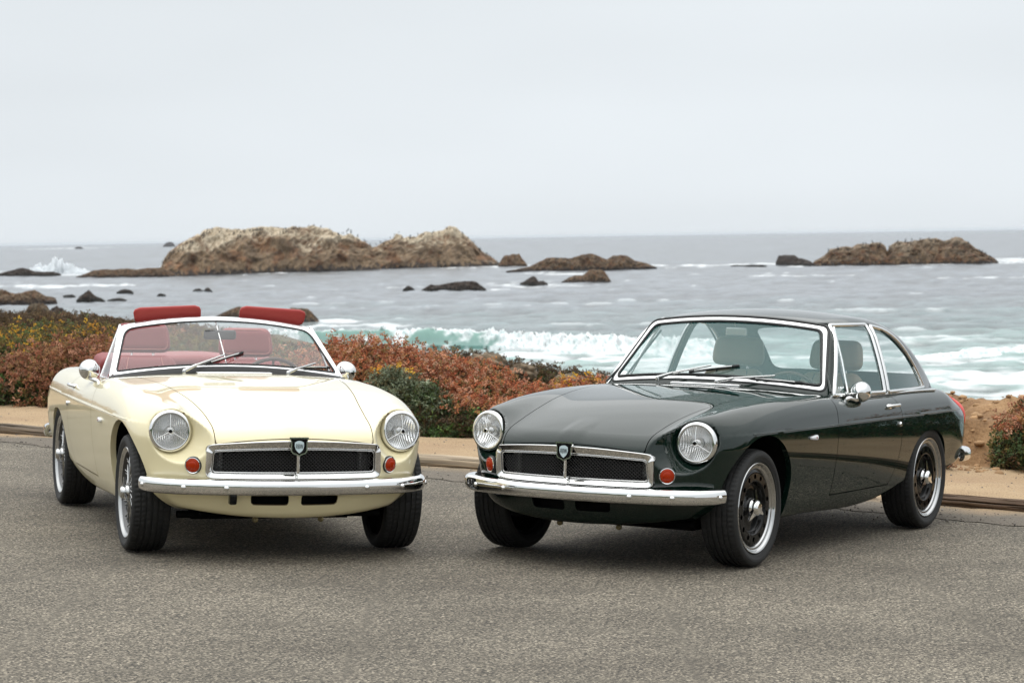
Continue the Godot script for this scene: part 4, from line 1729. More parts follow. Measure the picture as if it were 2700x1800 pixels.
func build_land() -> void:
	# asphalt with coloured aggregate
	var stones := noise(31, 0.16, 1, FastNoiseLite.TYPE_CELLULAR)
	stones.cellular_return_type = FastNoiseLite.RETURN_CELL_VALUE
	stones.cellular_jitter = 1.0
	var road_m := mat(Color.WHITE, 0.88)
	road_m.albedo_texture = noise_tex(stones, 1024, [[0.0, lin(0.026, 0.023, 0.017)], [0.25, lin(0.080, 0.070, 0.053)], [0.55, lin(0.150, 0.130, 0.098)], [0.8, lin(0.235, 0.205, 0.155)], [1.0, lin(0.50, 0.44, 0.34)]])
	var grit := noise(32, 0.16, 2, FastNoiseLite.TYPE_CELLULAR)
	grit.cellular_return_type = FastNoiseLite.RETURN_DISTANCE
	road_m.normal_enabled = true
	road_m.normal_texture = noise_tex(grit, 1024, [], true, 5.0)
	road_m.normal_scale = 0.7
	road_m.uv1_triplanar = true
	road_m.uv1_world_triplanar = true
	road_m.uv1_scale = Vector3(0.80, 0.80, 0.80)
	road_m.detail_enabled = true
	road_m.detail_blend_mode = BaseMaterial3D.BLEND_MODE_MUL
	road_m.detail_uv_layer = BaseMaterial3D.DETAIL_UV_2
	road_m.uv2_triplanar = true
	road_m.uv2_world_triplanar = true
	road_m.uv2_scale = Vector3(0.11, 0.11, 0.11)
	road_m.detail_albedo = noise_tex(noise(33, 0.012, 5), 512, [[0.0, Color(0.80, 0.79, 0.78)], [0.45, Color(0.92, 0.915, 0.91)], [0.7, Color(0.97, 0.965, 0.96)], [1.0, Color(1, 1, 1)]])
	var road := MB.new()
	var rows := []
	for t in axis([[-46.0, -8.0, 2.0], [-8.0, 0.2, 0.4]]):
		var row := []
		for s in axis([[-60.0, 60.0, 2.0]]):
			row.append(st(s, t) + Vector3(0, -0.004, 0))
		rows.append(row)
	road.grid(rows)
	tag(put("road", road, road_m, self, Transform3D(G, Vector3.ZERO)), "", "", "", "structure")
	# bare ground: sandy shoulder, bank and slope to the sea
	var earth := MB.new()
	var cols := PackedColorArray()
	rows = []
	var n_col := noise(41, 0.8, 4)
	for t in axis([[-1.20, 5.4, 0.06], [5.4, 12.0, 0.22], [12.0, 44.0, 1.0]]):
		var row := []
		for s in axis([[-60.0, -9.0, 1.5], [-9.0, 9.0, 0.09], [9.0, 60.0, 1.5]]):
			var tt: float = t
			if t < -0.7:
				tt += 0.22 * n_land.get_noise_2d(s * 1.3, 7.0) + 0.10 * n_fine.get_noise_2d(s, 3.0)
			var p := st(s, tt)
			p.y = land_y(s, tt)
			if t < 0.6:
				p.y = maxf(p.y, 0.003)
			if t < -1.1:
				p.y = 0.0
			row.append(p)
			var g := n_col.get_noise_2d(s, t)
			var c := Color(0.50, 0.365, 0.215).lerp(Color(0.41, 0.285, 0.165), clampf(0.5 + g, 0, 1))
			c = c.lerp(Color(0.175, 0.152, 0.118), smoothstep(-0.35, -1.0, t + 0.45 * g))
			var look := p.x / maxf(-p.z, 6.0)
			var beach := smoothstep(0.10, 0.14, look) * (1.0 - smoothstep(0.215, 0.26, look))
			var sandy := beach * smoothstep(2.0, 2.7, t)
			c = c.lerp(Color(0.40, 0.245, 0.12).lerp(Color(0.24, 0.135, 0.062), clampf(0.5 + 2.4 * n_col.get_noise_2d(s * 2.0 + t, p.y * 14.0), 0, 1)), sandy)
			var veg := smoothstep(1.95, 2.4, t) * (1.0 - beach)
			c = c.lerp(Color(0.085, 0.062, 0.035).lerp(Color(0.10, 0.10, 0.035), clampf(0.5 + 1.5 * g, 0, 1)), veg)
			c = c.lerp(Color(0.10, 0.075, 0.055), smoothstep(-2.2, -3.6, p.y))
			cols.append(c)
		rows.append(row)
	earth.grid(rows)
	earth.c = cols
	var em := mat(Color.WHITE, 0.95)
	em.vertex_color_use_as_albedo = true
	em.normal_enabled = true
	em.normal_texture = noise_tex(noise(42, 0.05, 5), 512, [], true, 6.0)
	em.normal_scale = 0.8
	em.uv1_triplanar = true
	em.uv1_world_triplanar = true
	em.uv1_scale = Vector3(0.9, 0.9, 0.9)
	em.detail_enabled = true
	em.detail_blend_mode = BaseMaterial3D.BLEND_MODE_MUL
	em.detail_uv_layer = BaseMaterial3D.DETAIL_UV_2
	em.uv2_triplanar = true
	em.uv2_world_triplanar = true
	em.uv2_scale = Vector3(1.3, 1.3, 1.3)
	em.detail_albedo = noise_tex(noise(43, 0.09, 4), 512, [[0.0, Color(0.6, 0.57, 0.54)], [0.4, Color(0.9, 0.89, 0.88)], [1.0, Color(1, 1, 1)]])
	tag(put("ground", earth, em, self, Transform3D(G, Vector3.ZERO)), "", "", "", "structure")
	# loose stones where road and sand meet
	var chip := MB.new()
	chip.rbox(Transform3D(Basis(Vector3(1, 1, 0).normalized(), 0.7), Vector3.ZERO), Vector3(1, 0.7, 0.85), 0.3, 2)
	var list := []
	for k in 5200:
		var s := rng.randf_range(-9, 9)
		var t := rng.randfn(-0.95, 0.30)
		if rng.randf() < 0.35:
			t = rng.randf_range(-0.6, 2.6)
		if t < -2.0:
			continue
		var p := st(s, t)
		p.y = maxf(land_y(s, t), 0.0) + 0.001
		var z := 0.004 + 0.012 * pow(rng.randf(), 3.0)
		var g := rng.randf_range(0.08, 0.30)
		list.append([Transform3D(Basis.from_euler(Vector3(rng.randf() * 6, rng.randf() * 6, 0)).scaled(Vector3(z, z, z)), p), Color(g, g * 0.9, g * 0.78)])
	# clods and crumbs of the eroded bluff
	for k in 2600:
		var s := rng.randf_range(1.5, 8.0)
		var t := rng.randf_range(1.9, 4.4)
		var p := st(s, t)
		var look := p.x / maxf(-p.z, 6.0)
		if look < 0.12 or look > 0.24:
			continue
		p.y = land_y(s, t)
		var z := 0.012 + 0.075 * pow(rng.randf(), 4.0)
		var g := rng.randf_range(0.75, 1.25)
		list.append([Transform3D(Basis.from_euler(Vector3(rng.randf() * 6, rng.randf() * 6, 0)).scaled(Vector3(z, z * 0.7, z)), p), Color(0.34 * g, 0.205 * g, 0.10 * g)])
	var sm := mat(Color.WHITE, 0.9)
	sm.vertex_color_use_as_albedo = true
	tag(scatter("gravel", chip.mesh(), sm, list, self, Transform3D(G, Vector3.ZERO)), "loose gravel and grit along the sandy road edge", "gravel", "", "stuff")

func scatter(called: String, mesh: Mesh, m: Material, list: Array, parent: Node, at := Transform3D()) -> MultiMeshInstance3D:
	var mm := MultiMesh.new()
	mm.transform_format = MultiMesh.TRANSFORM_3D
	mm.use_colors = true
	mm.mesh = mesh
	mm.instance_count = list.size()
	for k in list.size():
		mm.set_instance_transform(k, list[k][0])
		mm.set_instance_color(k, list[k][1])
	var o := MultiMeshInstance3D.new()
	o.name = numbered(called, parent)
	o.multimesh = mm
	o.material_override = m
	parent.add_child(o, true)
	o.transform = at
	o.set_meta("kind", "stuff")
	return o

const LOG_T := -0.50

func build_log(s0: float, s1: float, r: float, label: String, tone: Color, sd: int) -> void:
	var nz := noise(sd, 1.0, 3)
	var mb := MB.new()
	var rows := []
	var cols := PackedColorArray()
	var m := int((s1 - s0) / 0.035)
	for k in m + 1:
		var s := lerpf(s0, s1, float(k) / m)
		var row := []
		var end := 1.0 - 0.12 * smoothstep(0.05, 0.0, minf(s - s0, s1 - s))
		for q in 72:
			var an := TAU * q / 72.0
			var ca := cos(an)
			var sa := sin(an)
			var g := nz.get_noise_3d(s * 0.6, ca * 2.0, sa * 2.0)
			var grain := nz.get_noise_3d(s * 1.1 + 20.0, ca * 16.0, sa * 16.0)
			var crack := smoothstep(0.16, 0.34, nz.get_noise_3d(s * 0.7 + 50.0, ca * 8.0, sa * 8.0))
			var rr := r * end * (1.0 + 0.16 * g + 0.08 * grain - 0.24 * crack)
			var c := st(s, LOG_T + 0.012 * sin(s * 2.1)) + Vector3(0, r * 0.66 + 0.01 * nz.get_noise_1d(s), 0)
			row.append(c + Vector3(0.55, 0, -0.835) * ca * rr * 1.15 + Vector3.UP * sa * rr)
			cols.append(tone * maxf(1.0 + 0.5 * g + 1.0 * grain, 0.3) * (1.0 - 0.65 * crack))
		rows.append(row)
	mb.grid(rows, false, true)
	mb.c = cols
	for e in [0, rows.size() - 1]:
		var loop := PackedVector3Array(rows[e])
		var d := Vector3(-0.835, 0, -0.55) if e == 0 else Vector3(0.835, 0, 0.55)
		fan(loop, d, mb)
		for q in 73:
			mb.c.append(tone * 1.1)
	var lm := mat(Color.WHITE, 0.9)
	lm.vertex_color_use_as_albedo = true
	var o := put("timber_log", mb, lm, self, Transform3D(G, Vector3.ZERO))
	tag(o, label, "log", "weathered logs lining the road edge")

# ---------------------------------------------------------------- plants
var leaf_mesh: ArrayMesh
var head_mesh: ArrayMesh
var twig_mesh: ArrayMesh
var plant_m: StandardMaterial3D
var far_leaves := []
var far_heads := []

func setup_plants() -> void:
	var lf := MB.new()
	for k in 11:
		var d := Vector3(rng.randfn(), rng.randfn() + 0.5, rng.randfn()).normalized()
		var side := d.cross(Vector3(rng.randfn(), rng.randfn(), rng.randfn())).normalized()
		var up := side.cross(d)
		var base := d * rng.randf_range(0.05, 0.45)
		var ln := rng.randf_range(0.5, 0.9)
		var w := ln * 0.20
		var tip := base + d * ln - Vector3(0, 0.12 * ln, 0)
		var mid := base + d * ln * 0.5 + up * 0.05
		lf.flat(base, mid + side * w, tip, (up + side * 0.4).normalized())
		lf.flat(base, tip, mid - side * w, (up - side * 0.4).normalized())
	leaf_mesh = lf.mesh()
	var hd := MB.new()
	for k in 7:
		var c := Vector3(rng.randfn(), rng.randfn() * 0.6 + 0.3, rng.randfn()) * 0.34
		var r := rng.randf_range(0.16, 0.30)
		var t := Transform3D(Basis.from_euler(Vector3(rng.randf() * 6, rng.randf() * 6, rng.randf() * 6)).scaled(Vector3(r, r, r)), c)
		var v := [Vector3(1, 0, 0), Vector3(-1, 0, 0), Vector3(0, 1, 0), Vector3(0, -1, 0), Vector3(0, 0, 1), Vector3(0, 0, -1)]
		for f in [[0, 2, 4], [2, 1, 4], [1, 3, 4], [3, 0, 4], [2, 0, 5], [1, 2, 5], [3, 1, 5], [0, 3, 5]]:
			var a: Vector3 = t * v[f[0]]
			var b: Vector3 = t * v[f[1]]
			var e: Vector3 = t * v[f[2]]
			hd.flat(a, b, e, (b - a).cross(e - a).normalized())
	head_mesh = hd.mesh()
	var tw := MB.new()
	for k in 5:
		var d := Vector3(rng.randfn() * 0.5, 1.0, rng.randfn() * 0.5).normalized()
		tw.tube(PackedVector3Array([Vector3.ZERO, d * 0.5 + Vector3(rng.randfn() * 0.04, 0, rng.randfn() * 0.04), d]), 0.012, 3)
	twig_mesh = tw.mesh()
	plant_m = mat(Color.WHITE, 0.8)
	plant_m.vertex_color_use_as_albedo = true
	plant_m.backlight_enabled = true
	plant_m.backlight = Color(0.25, 0.25, 0.2)

func pick(list: Array) -> Color:
	var c: Color = list[rng.randi() % list.size()]
	return c * rng.randf_range(0.80, 1.55)

const GREENS := [Color(0.050, 0.085, 0.026), Color(0.070, 0.105, 0.035), Color(0.04, 0.065, 0.022), Color(0.085, 0.12, 0.03)]
const GREYGREEN := [Color(0.17, 0.20, 0.12), Color(0.14, 0.17, 0.10), Color(0.20, 0.235, 0.15), Color(0.10, 0.115, 0.065), Color(0.13, 0.12, 0.06)]
const BRIGHT := [Color(0.085, 0.16, 0.03), Color(0.11, 0.19, 0.04), Color(0.06, 0.12, 0.025)]
const RUST := [Color(0.36, 0.105, 0.040), Color(0.40, 0.145, 0.062), Color(0.29, 0.075, 0.032), Color(0.46, 0.225, 0.13), Color(0.20, 0.068, 0.030), Color(0.50, 0.29, 0.19), Color(0.34, 0.16, 0.055), Color(0.17, 0.12, 0.04)]
const DULL := [Color(0.30, 0.11, 0.055), Color(0.22, 0.085, 0.042), Color(0.38, 0.19, 0.115), Color(0.16, 0.075, 0.03), Color(0.27, 0.15, 0.06)]
const OLIVE := [Color(0.13, 0.105, 0.028), Color(0.17, 0.125, 0.03), Color(0.09, 0.08, 0.025), Color(0.12, 0.06, 0.025)]
const BROWN := [Color(0.075, 0.045, 0.022), Color(0.10, 0.06, 0.03), Color(0.06, 0.04, 0.022), Color(0.12, 0.075, 0.03)]
const YELLOW := [Color(0.55, 0.30, 0.02), Color(0.60, 0.38, 0.03), Color(0.5, 0.22, 0.02)]

# s and t of a point of the land
func to_st(p: Vector3) -> Vector2:
	var q := p - st(0, 0)
	return Vector2(q.x * 0.835 + q.z * 0.55, q.x * 0.55 - q.z * 0.835)

# a shrub whose top is seen at that place of the photograph, standing at that depth
func shrub_at(px: float, top: float, z: float, w: float, d: float, leaves: Array, heads: Array, low: float, dense_k: float, label: String, group := "shrubs on the bank above the sea") -> void:
	var dir := G.inverse() * ray_px(px, top)
	var p := Vector3(0, 1.51072, 0) + dir * (z / dir.z)
	var f := to_st(p)
	var h := maxf(p.y - land_y(f.x, f.y) + 0.03, 0.12)
	shrub(f.x, f.y, w, d, h * 0.86, leaves, heads, low, dense_k, label, group)

# one shrub: a lumpy dome of leaves with seed heads on its upper side
func shrub(s: float, t: float, w: float, d: float, h: float, leaves: Array, heads: Array, low: float, dense_k: float, label: String, group := "shrubs on the bank above the sea", called := "coastal_shrub") -> void:
	var at := st(s, t)
	at.y = land_y(s, t) - 0.03
	var nz := noise(int(absf(s * 37.0 + t * 91.0)) + 7, 2.2, 2)
	var fol := []
	var hd := []
	var tw := []
	var count := int(4300.0 * dense_k * w * h / 0.5)
	for k in count:
		var an := rng.randf() * TAU
		var el := asin(rng.randf_range(0.0, 1.0))
		var dir := Vector3(cos(an) * cos(el), sin(el), sin(an) * cos(el))
		var lump := 1.0 + 0.34 * nz.get_noise_3dv(dir * 1.6 + Vector3(s, t, 0))
		var depth := 1.0 - 0.42 * pow(rng.randf(), 1.5)
		var p := Vector3(dir.x * w, pow(dir.y, 0.8) * h, dir.z * d) * lump * depth
		# keep the foot of the shrub inside its drip line
		if p.y < 0.03:
			p.y = rng.randf_range(0.02, 0.12)
		var up := p.y / h
		var z := rng.randf_range(0.024, 0.050)
		var b := Basis.from_euler(Vector3(rng.randfn() * 0.7, rng.randf() * TAU, rng.randfn() * 0.7))
		if heads.size() and depth > 0.80 and rng.randf() < smoothstep(low - 0.22, low + 0.22, up + 0.3 * nz.get_noise_3dv(p * 1.7)) * 0.92:
			z = rng.randf_range(0.018, 0.040)
			hd.append([Transform3D(b.scaled(Vector3(z, z, z)), p + dir * 0.03), pick(heads)])
		else:
			fol.append([Transform3D(b.scaled(Vector3(z, z, z)), p), pick(leaves)])
		if k % 9 == 0:
			var q := p * 0.5
			var l := 0.3 * h + 0.1
			tw.append([Transform3D(Basis(Vector3(dir.z, 0, -dir.x).normalized() if absf(dir.y) < 0.99 else Vector3.RIGHT, 0.9 * (1.0 - dir.y)).scaled(Vector3(l, l, l)), Vector3(q.x, q.y * 0.6, q.z)), pick(BROWN)])
	if label == "":
		for q in [[fol, far_leaves], [hd, far_heads]]:
			for w2 in q[0]:
				w2[0].origin += at
				q[1].append(w2)
		return
	var o := node(called, self, on_land(at))
	tag(o, label, "shrub", group)
	scatter("foliage", leaf_mesh, plant_m, fol, o)
	if hd.size():
		scatter("seed_heads", head_mesh, plant_m, hd, o)
	scatter("twigs", twig_mesh, plant_m, tw, o)

func tuft(s: float, t: float, r: float, label: String) -> void:
	var at := st(s, t)
	at.y = land_y(s, t)
	var mb := MB.new()
	var cols := PackedColorArray()
	for k in 90:
		var an := rng.randf() * TAU
		var d := Vector3(cos(an), 0, sin(an))
		var b := d * rng.randf() * r * 0.5
		var tip := b + d * r * rng.randf_range(0.2, 0.7) + Vector3.UP * r * rng.randf_range(0.3, 0.9)
		var sd := Vector3(-d.z, 0, d.x) * 0.004
		mb.flat(b - sd, b + sd, tip, (d + Vector3.UP).normalized())
		var c := pick(BRIGHT)
		for q in 3:
			cols.append(c)
	mb.c = cols
	var o := node("grass_tuft", self, on_land(at))
	put("blades", mb, plant_m, o)
	tag(o, label, "grass", "grass tufts at the foot of the log")

# ---------------------------------------------------------------- sea
var foam_list := []     # ax, az, bx, bz, half width, strength

func foam_px(x0: float, y0: float, x1: float, y1: float, wide: float, strength := 1.0) -> void:
	var a := sea_at(x0, y0)
	var b := sea_at(x1, y1)
	foam_list.append([Vector2(a.x, a.z), Vector2(b.x, b.z), wide, strength])

func build_sea() -> void:
	var mb := MB.new()
	var cols := PackedColorArray()
	var rows := []
	var n1 := noise(61, 0.050, 4)
	var n2 := noise(62, 0.14, 3)
	var n3 := noise(63, 0.017, 3)
	var nf := noise(64, 0.11, 5)
	var n4 := noise(66, 0.30, 3)
	var eye := cam.transform.origin
	var high := eye.y - SEA
	var dep := PackedFloat32Array()
	var v := 0.112
	while v > 0.0040:
		dep.append(v)
		v -= 0.00030
	while v > 0.00019:
		dep.append(v)
		v *= 0.955
	var az := axis([[-1.1, -0.26, 0.02], [-0.26, 0.26, 0.0008], [0.26, 1.1, 0.02]])
	var fwd := -cam.transform.basis.z
	var head := atan2(fwd.x, -fwd.z)
	for e in dep:
		var dist := high / tan(e)
		var row := []
		for a in az:
			var x := eye.x + sin(a + head) * dist
			var z := eye.z - cos(a + head) * dist
			var amp := clampf(1.0 - dist / 2600.0, 0.0, 1.0)
			# swell runs towards the shore: crests lie mostly across the view
			var w1 := n1.get_noise_2d(x * 0.45, z * 1.5)
			var w2 := n2.get_noise_2d(x * 0.5, z * 1.4)
			var w3 := n3.get_noise_2d(x * 0.35, z * 1.6)
			var w4 := n4.get_noise_2d(x * 0.75, z * 1.1)
			var y := SEA + 0.24 * w4 * smoothstep(900.0, 250.0, dist) + amp * (0.34 * w1 + 0.24 * w2 + 0.30 * w3)
			row.append(Vector3(x, y, z))
			var shore := smoothstep(330.0, 150.0, dist + 60.0 * w3)
			var c := Color(0.088, 0.102, 0.117).lerp(Color(0.080, 0.124, 0.122), shore)
			c = c.lerp(Color(0.18, 0.265, 0.245), smoothstep(205.0, 140.0, dist + 40.0 * w3) * 0.75)
			c = c * clampf(1.0 + 0.45 * w2 + 0.4 * w1 + 1.2 * w4 * smoothstep(900.0, 250.0, dist), 0.35, 1.9)  # wave shading painted into the colour: troughs darker, crests lighter
			var f := 0.0
			var p := Vector2(x, z)
			for s in foam_list:
				var sa: Vector2 = s[0]
				var ab: Vector2 = s[1] - sa
				var wd: float = s[2]
				var pa := p - sa
				if absf(pa.x - ab.x * 0.5) > absf(ab.x) * 0.5 + wd * 1.6:
					continue
				var q := pa - ab * clampf(pa.dot(ab) / maxf(ab.length_squared(), 0.01), 0.0, 1.0)
				var dd: float = q.length() / wd
				if dd < 1.6:
					f = maxf(f, s[3] * (1.0 - smoothstep(0.35, 1.6, dd)))
			var lace := nf.get_noise_2d(x * 0.8, z * 1.25) + 0.45 * n2.get_noise_2d(x * 2.3 + 50.0, z * 3.4)
			f = smoothstep(0.28, 1.05, f * 0.9 + lace * 1.45 * minf(1.0, f * 4.0))
			# a few whitecaps
			f = maxf(f, smoothstep(0.62, 0.85, w1 + 0.5 * w4 + 0.3 * lace) * 0.5 * smoothstep(900.0, 200.0, dist))
			c = c.lerp(Color(0.80, 0.83, 0.83) * clampf(0.86 + 0.5 * w4 + 0.35 * lace, 0.5, 1.0), clampf(f, 0.0, 1.0))
			cols.append(c)
		rows.append(row)
	mb.grid(rows)
	mb.c = cols
	var m := mat(Color.WHITE, 0.22)
	m.vertex_color_use_as_albedo = true
	m.metallic_specular = 0.45
	m.normal_enabled = true
	m.normal_texture = noise_tex(noise(65, 0.02, 5), 512, [], true, 8.0)
	m.normal_scale = 0.8
	m.uv1_triplanar = true
	m.uv1_world_triplanar = true
	m.uv1_scale = Vector3(0.05, 0.05, 0.10)
	tag(put("sea", mb, m, self), "", "", "", "structure")

# a breaker: crest points given with height; broken from 0 (green face) to 1 (all foam)
func breaker(pts: Array, label: String, sd: int) -> void:
	var line := []
	for p in pts:
		var q := sea_at(p[0], p[1])
		line.append(Vector3(q.x, p[2], q.z))
	var path := curve(line, 26)
	var br := []
	for k in path.size():
		var f := float(k) / (path.size() - 1) * (pts.size() - 1)
		var i := mini(int(f), pts.size() - 2)
		br.append(lerpf(pts[i][3], pts[i + 1][3], f - i))
	var nz := noise(sd, 0.35, 4)
	var nz2 := noise(sd + 1, 1.1, 4)
	var mb := MB.new()
	var rows := []
	var cols := PackedColorArray()
	var towards := cam.transform.origin
	for k in path.size():
		var c := path[k]
		var out := Vector3(towards.x - c.x, 0, towards.z - c.z).normalized()
		out = (out + Vector3(0.12, 0, 0)).normalized()
		var h: float = 0.86 * c.y * (1.0 + 0.25 * nz.get_noise_2d(c.x * 0.5, c.z))
		var b: float = br[k]
		var row := []
		for q in 40:
			var f := q / 39.0
			var o := 0.0
			var y := 0.0
			if f < 0.4:
				o = lerpf(-9.0 * h, 0.0, f / 0.4)
				y = h * smoothstep(0.0, 1.0, f / 0.4)
			else:
				var g := (f - 0.4) / 0.6
				o = h * (0.55 * sin(g * PI * 0.5) * (1.0 - g) + 1.5 * g * g) + b * h * 1.6 * g
				y = h * (1.0 - smoothstep(0.0, 0.95, g) * 0.97)
			var p := Vector3(c.x, SEA, c.z) + out * o + Vector3.UP * y
			var rag := nz2.get_noise_3dv(p * 1.3)
			var white := smoothstep(0.0, 0.5, b * 1.5 - 0.45 + 0.9 * nz.get_noise_3dv(p * 1.4) + (0.35 if f > 0.3 and f < 0.48 else 0.0) - (0.2 if f < 0.25 else 0.0))
			p += (out * 0.35 + Vector3.UP * 0.45) * rag * white * 1.25 * h * (0.4 + 0.6 * sin(f * PI))
			p.y = maxf(p.y, SEA - 0.3) - (0.4 if q == 0 or q == 39 else 0.0)
			row.append(p)
			var green := Color(0.15, 0.29, 0.245).lerp(Color(0.09, 0.20, 0.175), smoothstep(0.5, 0.9, f))
			cols.append(green.lerp(Color(0.86, 0.88, 0.88).lerp(Color(0.50, 0.62, 0.61), smoothstep(0.0, 0.4, -nz2.get_noise_3dv(p * 2.2) + 0.1 * rag)), white))  # grey-blue shadows in the foam are painted into its colour
		rows.append(row)
	mb.grid(rows)
	mb.c = cols
	var m := mat(Color.WHITE, 0.35)
	m.vertex_color_use_as_albedo = true
	tag(put("breaking_wave", mb, m, self), label, "wave", "waves breaking on the shore")

func spray(px: Array, label: String, sd: int) -> void:
	# one ragged curtain of white water: its outline as [x, y of the top, y of the foot]
	var nz := noise(sd, 1.0, 4)
	var rows := []
	var n := 70
	var m := 26
	var mb := MB.new()
	for v in m + 1:
		var row := []
		var f := float(v) / m
		for u in n + 1:
			var g := float(u) / n * (px.size() - 1)
			var i := mini(int(g), px.size() - 2)
			var q := g - i
			var x := lerpf(px[i][0], px[i + 1][0], q)
			var foot := lerpf(px[i][2], px[i + 1][2], q)
			var c := sea_at(x, foot)
			var per := c.distance_to(cam.transform.origin) / 7020.0
			var h := (foot - lerpf(px[i][1], px[i + 1][1], q)) * per * (1.0 + 0.45 * nz.get_noise_2d(u * 0.13, 5.0))
			var an := PI * f
			var away := Vector3(c.x - cam.transform.origin.x, 0, c.z - cam.transform.origin.z).normalized()
			var lump := 1.0 + 0.55 * nz.get_noise_3d(u * 0.12, f * 4.0, 1.0) + 0.22 * nz.get_noise_3d(u * 0.3, f * 8.0, 2.0)
			row.append(Vector3(c.x, SEA - 0.3, c.z) - away * cos(an) * h * 0.8 * lump + Vector3.UP * sin(an) * h * lump)
		rows.append(row)
	mb.grid(rows)
	if mb.n[(m / 2) * (n + 1) + n / 2].y < 0.0:
		for k in mb.n.size():
			mb.n[k] = -mb.n[k]
	tag(put("wave_spray", mb, mat(lin(0.66, 0.69, 0.71), 0.9), self), label, "wave", "")

# ---------------------------------------------------------------- rocks, from their outline above the waterline
var rock_m: StandardMaterial3D

